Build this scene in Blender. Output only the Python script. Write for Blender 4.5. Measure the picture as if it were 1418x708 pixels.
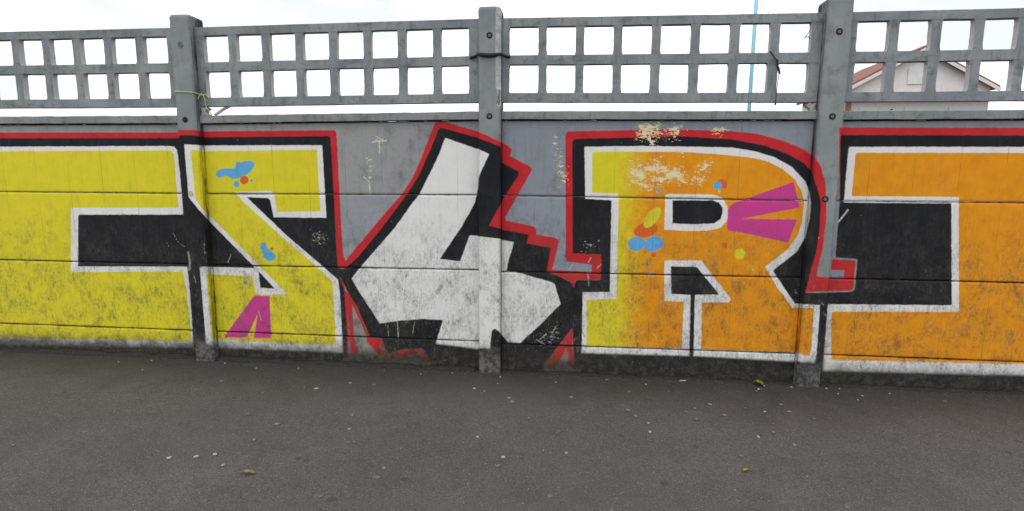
import bpy, bmesh, math, random
import numpy as np
from mathutils import Matrix, Vector

random.seed(7); rng = np.random.default_rng(11)
for o in list(bpy.data.objects): bpy.data.objects.remove(o, do_unlink=True)
scene = bpy.context.scene
col = scene.collection

# ------------------------------------------------------------------ camera
cam_d = bpy.data.cameras.new('camera'); cam_d.sensor_width = 36.0; cam_d.sensor_fit = 'HORIZONTAL'
cam_d.lens = 18.851; cam_d.clip_start = 0.05; cam_d.clip_end = 2000
cam = bpy.data.objects.new('camera', cam_d); col.objects.link(cam); scene.camera = cam
cam.matrix_world = (Matrix.Translation((0.6096, -4.2686, 1.5722)) @ Matrix.Rotation(math.radians(5.826), 4, 'Z')
    @ Matrix.Rotation(math.radians(-8.017), 4, 'X') @ Matrix.Rotation(math.radians(-0.374), 4, 'Y') @ Matrix.Rotation(math.radians(90), 4, 'X'))

# ------------------------------------------------------------------ sky, sun, exposure
SUN_EL, SUN_AZ = math.radians(58), math.radians(200)      # azimuth clockwise from +Y
world = bpy.data.worlds.new('World'); scene.world = world; world.use_nodes = True
wn, wl = world.node_tree.nodes, world.node_tree.links; wn.clear()
sky = wn.new('ShaderNodeTexSky'); sky.sky_type = 'NISHITA'; sky.sun_disc = False
sky.sun_elevation = SUN_EL; sky.sun_rotation = SUN_AZ; sky.air_density = 1.0; sky.dust_density = 3.0
tc = wn.new('ShaderNodeTexCoord')
cn = wn.new('ShaderNodeTexNoise'); cn.inputs['Scale'].default_value = 2.2; cn.inputs['Detail'].default_value = 6
mp = wn.new('ShaderNodeMapping'); mp.inputs['Scale'].default_value = (1, 1, 3)
ramp = wn.new('ShaderNodeValToRGB')
ramp.color_ramp.elements[0].position = .4; ramp.color_ramp.elements[0].color = (.56, .58, .61, 1)
ramp.color_ramp.elements[1].position = .65; ramp.color_ramp.elements[1].color = (1, 1, 1, 1)
cl = wn.new('ShaderNodeVectorMath'); cl.operation = 'SCALE'; cl.inputs['Scale'].default_value = 18.5   # bright cloud deck
mx = wn.new('ShaderNodeMix'); mx.data_type = 'RGBA'; mx.inputs[0].default_value = 0.88
bg = wn.new('ShaderNodeBackground'); bg.inputs['Strength'].default_value = 0.1
wo = wn.new('ShaderNodeOutputWorld')
wl.new(tc.outputs['Generated'], mp.inputs[0]); wl.new(mp.outputs[0], cn.inputs['Vector']); wl.new(cn.outputs[0], ramp.inputs[0])
wl.new(ramp.outputs[0], cl.inputs[0]); wl.new(sky.outputs[0], mx.inputs[6]); wl.new(cl.outputs[0], mx.inputs[7])
wl.new(mx.outputs[2], bg.inputs[0]); wl.new(bg.outputs[0], wo.inputs[0])
sun_d = bpy.data.lights.new('sun', 'SUN'); sun_d.energy = 0.6; sun_d.angle = math.radians(30); sun_d.color = (1, .97, .93)
sun = bpy.data.objects.new('sun', sun_d); col.objects.link(sun); sun.location = (0, -10, 20)
sd_ = Vector((math.sin(SUN_AZ)*math.cos(SUN_EL), math.cos(SUN_AZ)*math.cos(SUN_EL), math.sin(SUN_EL)))
sun.rotation_euler = (-sd_).to_track_quat('-Z', 'Y').to_euler()
vs = scene.view_settings; vs.view_transform = 'Standard'; vs.look = 'None'; vs.exposure = 0.0; vs.gamma = 1.0; vs.use_curve_mapping = False

# ------------------------------------------------------------------ node helper
class G:
    def __init__(s, name):
        s.m = bpy.data.materials.new(name); s.m.use_nodes = True; s.nt = s.m.node_tree; s.nt.nodes.clear()
        s.out = s.nt.nodes.new('ShaderNodeOutputMaterial'); s.b = s.nt.nodes.new('ShaderNodeBsdfPrincipled')
        s.nt.links.new(s.b.outputs[0], s.out.inputs[0]); s.pos = s.nt.nodes.new('ShaderNodeNewGeometry').outputs['Position']
    def n(s, t): return s.nt.nodes.new(t)
    def set(s, sock, v):
        if hasattr(v, 'is_output'): s.nt.links.new(v, sock)
        elif v is not None: sock.default_value = v
    def math(s, op, a, b=None, c=None, clamp=False):
        m = s.n('ShaderNodeMath'); m.operation = op; m.use_clamp = clamp
        s.set(m.inputs[0], a); s.set(m.inputs[1], b)
        if c is not None: s.set(m.inputs[2], c)
        return m.outputs[0]
    def mapv(s, scale=(1,1,1), rot=(0,0,0), loc=(0,0,0), v=None):
        m = s.n('ShaderNodeMapping'); s.set(m.inputs[0], v or s.pos); m.inputs['Scale'].default_value = scale
        m.inputs['Rotation'].default_value = rot; m.inputs['Location'].default_value = loc; return m.outputs[0]
    def noise(s, scale, detail=4, rough=.55, v=None, dist=0.0):
        t = s.n('ShaderNodeTexNoise'); s.set(t.inputs['Vector'], v or s.pos); t.inputs['Scale'].default_value = scale
        t.inputs['Detail'].default_value = detail; t.inputs['Roughness'].default_value = rough; t.inputs['Distortion'].default_value = dist
        return t.outputs[0]
    def vor(s, scale, v=None, feature='F1', out='Distance'):
        t = s.n('ShaderNodeTexVoronoi'); t.feature = feature; s.set(t.inputs['Vector'], v or s.pos); t.inputs['Scale'].default_value = scale
        return t.outputs[out]
    def attr(s, name):
        a = s.n('ShaderNodeAttribute'); a.attribute_name = name; return a.outputs['Fac']
    def ss(s, x, a, b, lo=0.0, hi=1.0):
        m = s.n('ShaderNodeMapRange'); m.interpolation_type = 'SMOOTHSTEP'; s.set(m.inputs[0], x)
        for i, q in enumerate((a, b, lo, hi)): s.set(m.inputs[i+1], q)
        return m.outputs[0]
    def mix(s, f, a, b, mode='MIX'):
        m = s.n('ShaderNodeMix'); m.data_type = 'RGBA'; m.blend_type = mode; s.set(m.inputs[0], f)
        for sk, v in ((m.inputs[6], a), (m.inputs[7], b)): s.set(sk, v if hasattr(v, 'is_output') else (*v, 1))
        return m.outputs[2]
    def xyz(s):
        x = s.n('ShaderNodeSeparateXYZ'); s.nt.links.new(s.pos, x.inputs[0]); return x.outputs
    def finish(s, color, rough=.7, bump=None, strength=.3, dist=.004, spec=.3):
        s.set(s.b.inputs['Base Color'], color if hasattr(color, 'is_output') else (*color, 1)); s.set(s.b.inputs['Roughness'], rough)
        s.b.inputs['Specular IOR Level'].default_value = spec
        if bump is not None:
            b = s.n('ShaderNodeBump'); b.inputs['Strength'].default_value = strength; b.inputs['Distance'].default_value = dist
            s.set(b.inputs['Height'], bump); s.nt.links.new(b.outputs[0], s.b.inputs['Normal'])
        return s.m

LAYERS = ['red', 'black', 'white', 'fill', 'pink', 'ored', 'blue', 'lemon', 'chip', 'speck', 'mark']

def painted(name, post):
    g = G(name); X, Y, Z = g.xyz()
    # grey masonry paint / concrete underneath
    big = g.noise(2.3, 5, .6); mid = g.noise(9, 6, .65); fine = g.noise(120, 3, .6)
    strk = g.noise(6, 4, .6, g.mapv((5, 5, .5)))
    if post: c = g.mix(g.ss(big, .35, .65), (.225, .256, .268), (.285, .308, .308))
    else:    c = g.mix(g.ss(g.math('ADD', X, g.math('MULTIPLY', big, 1.2)), -.6, .9), (.325, .330, .325), (.262, .288, .325))
    if not post: c = g.mix(g.math('MULTIPLY', g.ss(g.math('ADD', Z, g.math('MULTIPLY', mid, .04)), 1.475, 1.45), .5), c, (.30, .335, .385))
    c = g.mix(g.math('MULTIPLY', g.ss(mid, .45, .72), g.ss(big, .42, .62, .15, .75)), c, (.155, .152, .132))
    c = g.mix(g.ss(strk, .5, .75, 0, .22), c, (.17, .175, .175))
    c = g.mix(g.ss(fine, .55, .75, 0, .35), c, (.11, .11, .11))
    c = g.mix(g.ss(g.math('ADD', Z, g.math('MULTIPLY', mid, .3)), .75, .45, 0, .8), c, g.mix(g.ss(mid, .4, .65), (.30, .285, .24), (.17, .16, .13)))
    # sprayed layers, edges wobble slightly like a spray can line
    wob = g.math('MULTIPLY', g.math('SUBTRACT', g.noise(22, 4, .6), .5), .012)
    dust = g.math('MULTIPLY', g.math('SUBTRACT', g.noise(420, 2, .5), .5), .012)
    wd = g.math('ADD', wob, dust)
    low = g.ss(Z, .32, .12)                              # rougher, over-sprayed foot of the wall
    def mask(nm, e=.0045, k=1.0):
        sd = g.math('ADD', g.attr('sd_'+nm), g.math('MULTIPLY', wd, k))
        return g.ss(sd, g.math('MULTIPLY_ADD', low, -.012, -e), g.math('MULTIPLY_ADD', low, .012, e))
    worn = g.math('MULTIPLY', g.ss(g.noise(14, 8, .75, g.mapv((1, 1, .7), (0, .5, 0))), .56, .66), g.ss(Z, .75, .05, 0, .8))
    redc = g.mix(g.ss(mid, .3, .7), (.60, .022, .028), (.50, .018, .026))
    c = g.mix(g.math('MULTIPLY', mask('red'), g.math('SUBTRACT', 1.0, worn, clamp=True)), c, redc)
    blackc = g.mix(g.ss(big, .3, .7), (.0075, .008, .010), (.011, .012, .017))
    c = g.mix(mask('black'), c, blackc)
    c = g.mix(mask('white'), c, (.78, .775, .75))
    org = g.ss(g.math('ADD', X, g.math('MULTIPLY', g.math('SUBTRACT', g.noise(13, 7, .8), .5), .55)), .96, 1.28)
    yel = g.mix(g.ss(mid, .35, .7), (.74, .64, .020), (.68, .60, .025))
    orc = g.mix(g.ss(mid, .35, .7), (.80, .315, .006), (.72, .265, .006))
    c = g.mix(mask('fill', .004), c, g.mix(org, yel, orc))
    c = g.mix(mask('pink'), c, (.60, .052, .27)); c = g.mix(mask('ored'), c, (.70, .13, .02))
    c = g.mix(mask('blue', .0035), c, g.mix(g.ss(mid, .4, .6), (.075, .42, .70), (.15, .40, .72))); c = g.mix(mask('lemon'), c, (.72, .62, .03))
    bare2 = g.math('MULTIPLY', g.ss(g.noise(8.5, 11, .8, g.mapv((1, 1, .8), (0, .5, 0), (7, 3, 1))), .575, .65), g.ss(Z, 1.0, .45, 0, .6))
    c = g.mix(bare2, c, g.mix(g.ss(mid, .4, .6), (.30, .28, .25), (.20, .19, .165)))
    # flaked spots down to an old cream coat
    fl = g.noise(34, 9, .78, g.mapv((.8, 1, 1.7), (0, .25, 0)))
    fb = g.noise(13, 10, .80, g.mapv((.75, 1, 1.5), (0, -.15, 0), (1.7, 0, 3.1)))
    core = g.ss(g.math('ADD', g.attr('sd_chip'), g.math('MULTIPLY', g.math('SUBTRACT', g.math('MULTIPLY_ADD', fb, .35, g.math('MULTIPLY', fl, .65)), .53), .55)), -.003, .003)
    zone = g.ss(g.attr('sd_speck'), -.05, .05); inner = g.ss(g.attr('sd_speck'), .02, .09)
    loose = g.math('MAXIMUM', g.ss(g.math('MULTIPLY_ADD', zone, .15, fl), .70, .72), g.ss(g.math('MULTIPLY_ADD', inner, .16, fb), .65, .67))
    rare = g.ss(g.math('ADD', g.noise(48, 8, .8, g.mapv((1, 1, 1.3), (0, -.4, 0), (3, 1, 7))), g.ss(Z, .1, 1.2, .012, -.02)), .735, .75)
    flake = g.math('MAXIMUM', g.math('MAXIMUM', core, loose), g.math('MULTIPLY', rare, .8))
    creamc = g.mix(g.ss(Z, .9, 1.5), (.42, .41, .36), (.80, .72, .45))
    c = g.mix(flake, c, creamc)
    c = g.mix(g.math('MULTIPLY', g.ss(g.math('ADD', g.attr('sd_mark'), g.math('MULTIPLY', g.math('SUBTRACT', fl, .5), .022)), -.0025, .0025), g.ss(Z, .8, 1.4, .5, .85)), c, (.66, .65, .56))
    # scratches on the lower boards
    s1 = g.noise(30, 2, .5, g.mapv((6, 1, .55), (0, .45, 0))); s2 = g.noise(26, 2, .5, g.mapv((7, 1, .6), (0, -.35, 0), (9, 2, 4)))
    scr = g.math('MULTIPLY', g.math('MAXIMUM', g.ss(s1, .69 if post else .705, .72), g.ss(s2, .695 if post else .71, .725)), g.ss(Z, 1.35 if post else 1.15, .25, 0, .85))
    c = g.mix(scr, c, (.40, .38, .33))
    # scuffed grime in the rough concrete surface, heavier towards the boards people kick
    d1 = g.noise(26, 10, .78, g.mapv((1.6, 1, .75), (0, .55, 0))); d2 = g.noise(5, 4, .6, g.mapv((1, 1, 1), (0, 0, 0), (5, 0, 1)))
    d3 = g.noise(95, 5, .7, g.mapv((1, 1, .6)))
    amt = g.math('MULTIPLY', g.ss(Z, 1.50, .70, .14, 1.0), g.ss(d2, .38, .56, .28, 1))
    d4 = g.noise(58, 8, .8, g.mapv((1.5, 1, .8), (0, .7, 0), (0, 3, 0)))
    cloud = g.noise(10, 10, .72, g.mapv((1.2, 1, .85), (0, .5, 0), (6, 0, 5)))
    gm = g.math('MULTIPLY', g.math('ADD', g.ss(d1, .44, .68, 0, .55), g.math('ADD', g.ss(d3, .48, .68, 0, .28), g.math('ADD', g.ss(d4, .48, .68, 0, .42), g.ss(cloud, .46, .68, 0, .5))), clamp=True), amt)
    c = g.mix(gm, c, g.mix(.88, c, (.066, .061, .050)))
    blot = g.math('MULTIPLY', g.ss(g.noise(4.2, 8, .72, g.mapv((1, 1, .8), (0, .4, 0), (8, 1, 2))), .54, .70), g.ss(d4, .42, .56))
    c = g.mix(g.math('MULTIPLY', blot, g.ss(Z, 1.7, .8, .18, .50)), c, (.10, .095, .085))
    # rubbed pale scuffs over dark paint
    rub = g.math('MULTIPLY', g.ss(g.noise(7, 9, .8, g.mapv((1, 1, .7), (0, -.6, 0), (4, 4, 9))), .60, .74), g.ss(d4, .45, .62))
    c = g.mix(g.math('MULTIPLY', rub, g.ss(Z, 1.1, .3, .05, .6)), c, (.26, .25, .21))
    # black silt caught along the board joints and in the corners beside the posts
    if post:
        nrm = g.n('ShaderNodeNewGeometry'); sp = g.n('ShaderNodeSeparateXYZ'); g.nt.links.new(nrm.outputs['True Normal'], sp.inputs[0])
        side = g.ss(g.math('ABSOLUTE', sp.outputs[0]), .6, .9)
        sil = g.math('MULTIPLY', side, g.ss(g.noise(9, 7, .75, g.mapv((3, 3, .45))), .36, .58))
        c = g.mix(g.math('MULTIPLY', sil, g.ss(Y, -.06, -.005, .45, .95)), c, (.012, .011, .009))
        c = g.mix(g.ss(g.attr('sd_bare'), .1, .5), c, g.mix(g.ss(g.noise(25, 4, .6), .4, .7), (.50, .52, .52), (.34, .36, .36)))
    else:
        ed = g.attr('sd_edge'); wid = g.math('MULTIPLY', g.ss(g.noise(2.6, 10, .85, g.mapv((1, 1, .4))), .40, .75), .012)
        c = g.mix(g.ss(g.math('SUBTRACT', ed, wid), .004, -.003, 0, .6), c, (.020, .019, .016))
    c = g.mix(g.ss(strk, .52, .72, 0, .10), c, (.09, .085, .07))
    # vertical shutter-board seams cast in the panels
    if not post:
        fr = g.math('ABSOLUTE', g.math('SUBTRACT', g.math('FRACT', g.math('MULTIPLY_ADD', X, 1/.31, .37)), .5))
        c = g.mix(g.math('MULTIPLY', g.ss(fr, .012, .004), g.ss(big, .4, .6, .05, .35)), c, (.05, .05, .05))
    # splashed mud at the very foot
    zz = g.math('ADD', Z, g.math('MULTIPLY', g.math('SUBTRACT', g.noise(7, 6, .7), .5), .20))
    mud = g.ss(zz, .21, .06, 0, .90) if not post else g.ss(zz, .26, .10, 0, .9)
    mudc = g.mix(g.ss(g.noise(18, 8, .75), .42, .66), (.020, .019, .016), (.070, .066, .050))
    mudc = g.mix(g.ss(g.noise(3.1, 6, .7), .52, .68, 0, .6), mudc, (.045, .055, .022))
    if post: mudc = g.mix(g.ss(g.noise(22, 8, .75), .40, .60), (.05, .047, .042), (.17, .16, .145))
    c = g.mix(mud, c, mudc)
    c = g.mix(g.math('MULTIPLY', g.ss(g.noise(13, 9, .8, g.mapv((1, 1, 1.2), (0, .6, 0), (2, 2, 2))), .60, .70), g.ss(Z, .35, .1, 0, .65)), c, (.24, .23, .20))
    h = g.math('ADD', g.math('MULTIPLY', fine, .6), g.math('ADD', g.math('MULTIPLY', d1, .8), g.math('MULTIPLY', flake, -.25)))
    return g.finish(c, g.ss(mid, .3, .7, .6, .8), h, .35, .004, .2)

def concrete(name, a, b, dark=.4, reveal=False):
    g = G(name); X, Y, Z = g.xyz()
    n1 = g.noise(3.1, 5, .6); n2 = g.noise(14, 7, .7); n3 = g.noise(150, 3, .6); st = g.noise(8, 4, .6, g.mapv((4, 4, .6)))
    c = g.mix(g.ss(n1, .35, .65), a, b)
    c = g.mix(g.ss(n2, .5, .75, 0, dark), c, (.085, .085, .072))
    c = g.mix(g.ss(st, .52, .75, 0, dark*.8), c, (.10, .105, .10))
    c = g.mix(g.ss(n3, .52, .75, 0, .4), c, (.09, .095, .095))
    c = g.mix(g.math('MULTIPLY', g.ss(g.noise(5.5, 8, .75, g.mapv((1, 1, 2.2), (0, 0, 0), (3, 3, 3))), .52, .68), .6), c, (.105, .108, .088))
    c = g.mix(g.ss(g.vor(90), .16, .10, 0, .25), c, (.36, .37, .37))
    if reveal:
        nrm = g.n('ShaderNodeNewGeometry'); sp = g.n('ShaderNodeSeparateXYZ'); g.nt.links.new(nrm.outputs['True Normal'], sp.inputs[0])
        c = g.mix(g.ss(g.math('ABSOLUTE', sp.outputs[0]), .5, .8, 0, .9), c, (.50, .50, .48))  # bar sides lightened in colour to stand in for sky bloom
    return g.finish(c, .85, g.math('ADD', n3, n2), .35, .003, .2)

def plain(name, color, rough=.7, var=.25, scale=60, spec=.3, metal=0.0):
    g = G(name); n = g.noise(scale, 5, .65)
    c = g.mix(g.ss(n, .35, .7), color, tuple(q*(1-var) for q in color)); g.b.inputs['Metallic'].default_value = metal
    return g.finish(c, rough, n, .2, .002, spec)

def asphalt():
    g = G('asphalt'); X, Y, Z = g.xyz()
    big = g.noise(.9, 5, .6); mid = g.noise(6, 6, .65); fine = g.noise(210, 4, .7)
    v = g.vor(135, out='Color'); vb = g.n('ShaderNodeSeparateColor'); g.nt.links.new(v, vb.inputs[0]); vd = g.vor(135)
    c = g.mix(g.ss(big, .35, .65), (.118, .109, .102), (.150, .140, .131))
    c = g.mix(g.ss(mid, .45, .75, 0, .4), c, (.055, .053, .051))
    gr = g.noise(125, 3, .8); c = g.mix(g.ss(gr, .40, .60, 0, .75), c, (.058, .055, .052))
    c = g.mix(g.ss(g.noise(55, 5, .75), .50, .66, 0, .45), c, (.045, .043, .041))
    stone = g.math('MULTIPLY', g.ss(vb.outputs[0], .70, .95), g.ss(vd, .5, .25))
    c = g.mix(g.math('MULTIPLY', stone, .6), c, (.25, .235, .225))
    spark = g.math('MULTIPLY', g.ss(vb.outputs[1], .988, .995), g.ss(vd, .5, .3)); c = g.mix(spark, c, (.34, .33, .31))
    # worn ghosts of old gum and damp dark blots
    o1 = g.vor(5.5, g.mapv((1, 1, 1), (0, 0, .4))); c = g.mix(g.math('MULTIPLY', g.ss(g.math('ADD', o1, g.math('MULTIPLY', mid, .1)), .155, .115), .35), c, (.17, .165, .16))
    o2 = g.vor(3.3, g.mapv((1, 1, 1), (0, 0, 1.1), (4, 7, 0))); c = g.mix(g.math('MULTIPLY', g.ss(g.math('ADD', o2, g.math('MULTIPLY', mid, .1)), .14, .09), .5), c, (.035, .034, .034))
    # ragged band, growing darker towards the wall foot
    edge = g.ss(g.math('ADD', Y, g.math('MULTIPLY', g.math('SUBTRACT', g.noise(4, 6, .7), .5), .5)), -.95, -.02, 0, .82)
    c = g.mix(edge, c, g.mix(g.ss(gr, .4, .62), (.056, .051, .045), (.022, .020, .018)))
    h = g.math('ADD', g.math('MULTIPLY', fine, .5), g.math('MULTIPLY', g.ss(vd, .6, .1), .6))
    return g.finish(c, .85, h, .8, .005, .2)

M = {'panel': painted('graffiti_painted_panel', False), 'post': painted('graffiti_painted_post', True),
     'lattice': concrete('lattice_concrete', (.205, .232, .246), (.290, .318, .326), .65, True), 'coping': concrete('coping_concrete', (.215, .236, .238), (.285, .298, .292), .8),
     'mortar': concrete('mortar', (.50, .49, .44), (.40, .39, .35), .2), 'asphalt': asphalt(),
     'bolt': plain('bolt_steel', (.16, .165, .17), .6), 'bolt_dark': plain('bolt_gap_bitumen', (.018, .018, .018), .8), 'bolt_black': plain('bolt_black_paint', (.012, .012, .015), .5),
     'bolt_white': plain('bolt_white_paint', (.6, .58, .45), .6), 'rust': plain('rusty_steel', (.22, .09, .04), .9, .5), 'rubber': plain('dark_strap', (.02, .022, .028), .6),
     'lime': plain('lime_string', (.55, .72, .16), .6), 'plastic': plain('pale_plastic', (.55, .56, .60), .4), 'wire': plain('dark_wire', (.03, .025, .03), .6),
     'gum_a': plain('old_gum_pale', (.24, .235, .22), .8, .4), 'gum_b': plain('old_gum_grey', (.16, .158, .152), .85, .4), 'gum_c': plain('gum_white', (.42, .41, .38), .7, .3),
     'pebble': plain('pebble_stone', (.46, .44, .40), .8, .5), 'leaf_green': plain('leaf_green', (.20, .24, .02), .6, .5, 90), 'leaf_brown': plain('leaf_tan', (.30, .22, .07), .7, .4, 90),
     'leaf_yellow': plain('leaf_yellow', (.42, .26, .04), .7, .4, 90), 'paper': plain('cream_paper', (.55, .50, .36), .8), 'dirt': plain('foot_dirt', (.035, .032, .027), .95, .5, 40),
     'grit': plain('grit', (.16, .155, .145), .9, .6, 30), 'mast_blue': plain('cyan_paint', (.30, .66, .76), .5, .1), 'mast_pale': plain('pale_galvanised', (.70, .62, .66), .6, .1),
     'roof': plain('brown_roof_tile', (.30, .13, .10), .8, .3, 6), 'render': plain('white_render', (.75, .74, .72), .8, .1, 3), 'brick': plain('orange_brick', (.42, .20, .13), .85, .3, 12),
     'glass': plain('window_glass', (.05, .07, .08), .1, .1, 5, .5), 'bark': plain('bark', (.08, .06, .045), .9, .4, 15), 'foliage': plain('foliage', (.07, .12, .03), .7, .5, 6)}

# ------------------------------------------------------------------ mesh helpers
def mesh_obj(name, verts, faces, mat, parent=None, smooth=False):
    me = bpy.data.meshes.new(name); me.from_pydata([tuple(v) for v in verts], [], faces); me.update()
    me.materials.append(mat)
    if smooth: me.polygons.foreach_set('use_smooth', [True]*len(me.polygons))
    o = bpy.data.objects.new(name, me); col.objects.link(o)
    if parent: o.parent = parent
    return o
def bm_obj(name, bm, mat, parent=None, smooth=False):
    bmesh.ops.recalc_face_normals(bm, faces=bm.faces)
    me = bpy.data.meshes.new(name); bm.to_mesh(me); bm.free(); me.materials.append(mat)
    if smooth: me.polygons.foreach_set('use_smooth', [True]*len(me.polygons))
    o = bpy.data.objects.new(name, me); col.objects.link(o)
    if parent: o.parent = parent
    return o
def tag(o, label, cat, group=None):
    o['label'] = label; o['category'] = cat
    if group: o['group'] = group
    return o
def thing(name, label, cat, loc=(0, 0, 0), group=None):
    o = bpy.data.objects.new(name, None); o.empty_display_size = .1; col.objects.link(o); o.location = loc
    return tag(o, label, cat, group)
def set_origin(o, p):
    p = Vector(p); o.data.transform(Matrix.Translation(-p)); o.location = p; return o
def local(o, parent):      # geometry was written in world coordinates: cancel the parent's offset
    o.parent = parent; o.matrix_parent_inverse = Matrix.Translation(-parent.location); return o
def tube(pts, r, seg=6):
    pts = [Vector(p) for p in pts]; V, F = [], []
    for i, p in enumerate(pts):
        t = (pts[min(i+1, len(pts)-1)]-pts[max(i-1, 0)]).normalized()
        u = t.cross(Vector((.3, .9, .2))).normalized(); w = t.cross(u)
        rr = r[i] if isinstance(r, (list, tuple)) else r
        for k in range(seg):
            a = 2*math.pi*k/seg; V.append(p+u*(rr*math.cos(a))+w*(rr*math.sin(a)))
    n = len(pts)
    for i in range(n-1):
        for k in range(seg):
            F.append((i*seg+k, i*seg+(k+1) % seg, (i+1)*seg+(k+1) % seg, (i+1)*seg+k))
    F.append(tuple(range(seg))[::-1]); F.append(tuple((n-1)*seg+k for k in range(seg)))
    return V, F
def box(x0, x1, y0, y1, z0, z1):
    return ([(x0,y0,z0),(x1,y0,z0),(x1,y1,z0),(x0,y1,z0),(x0,y0,z1),(x1,y0,z1),(x1,y1,z1),(x0,y1,z1)],
            [(0,3,2,1),(4,5,6,7),(0,1,5,4),(1,2,6,5),(2,3,7,6),(3,0,4,7)])
def vnoise(x, seed=0, amp=1.0):      # smooth 1-D value noise for worn edges
    r = np.random.default_rng(seed).uniform(-1, 1, 4096); x = np.asarray(x)+500.0; i = np.floor(x).astype(int); f = x-i; f = f*f*(3-2*f)
    return amp*(r[i % 4096]*(1-f)+r[(i+1) % 4096]*f)

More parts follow.
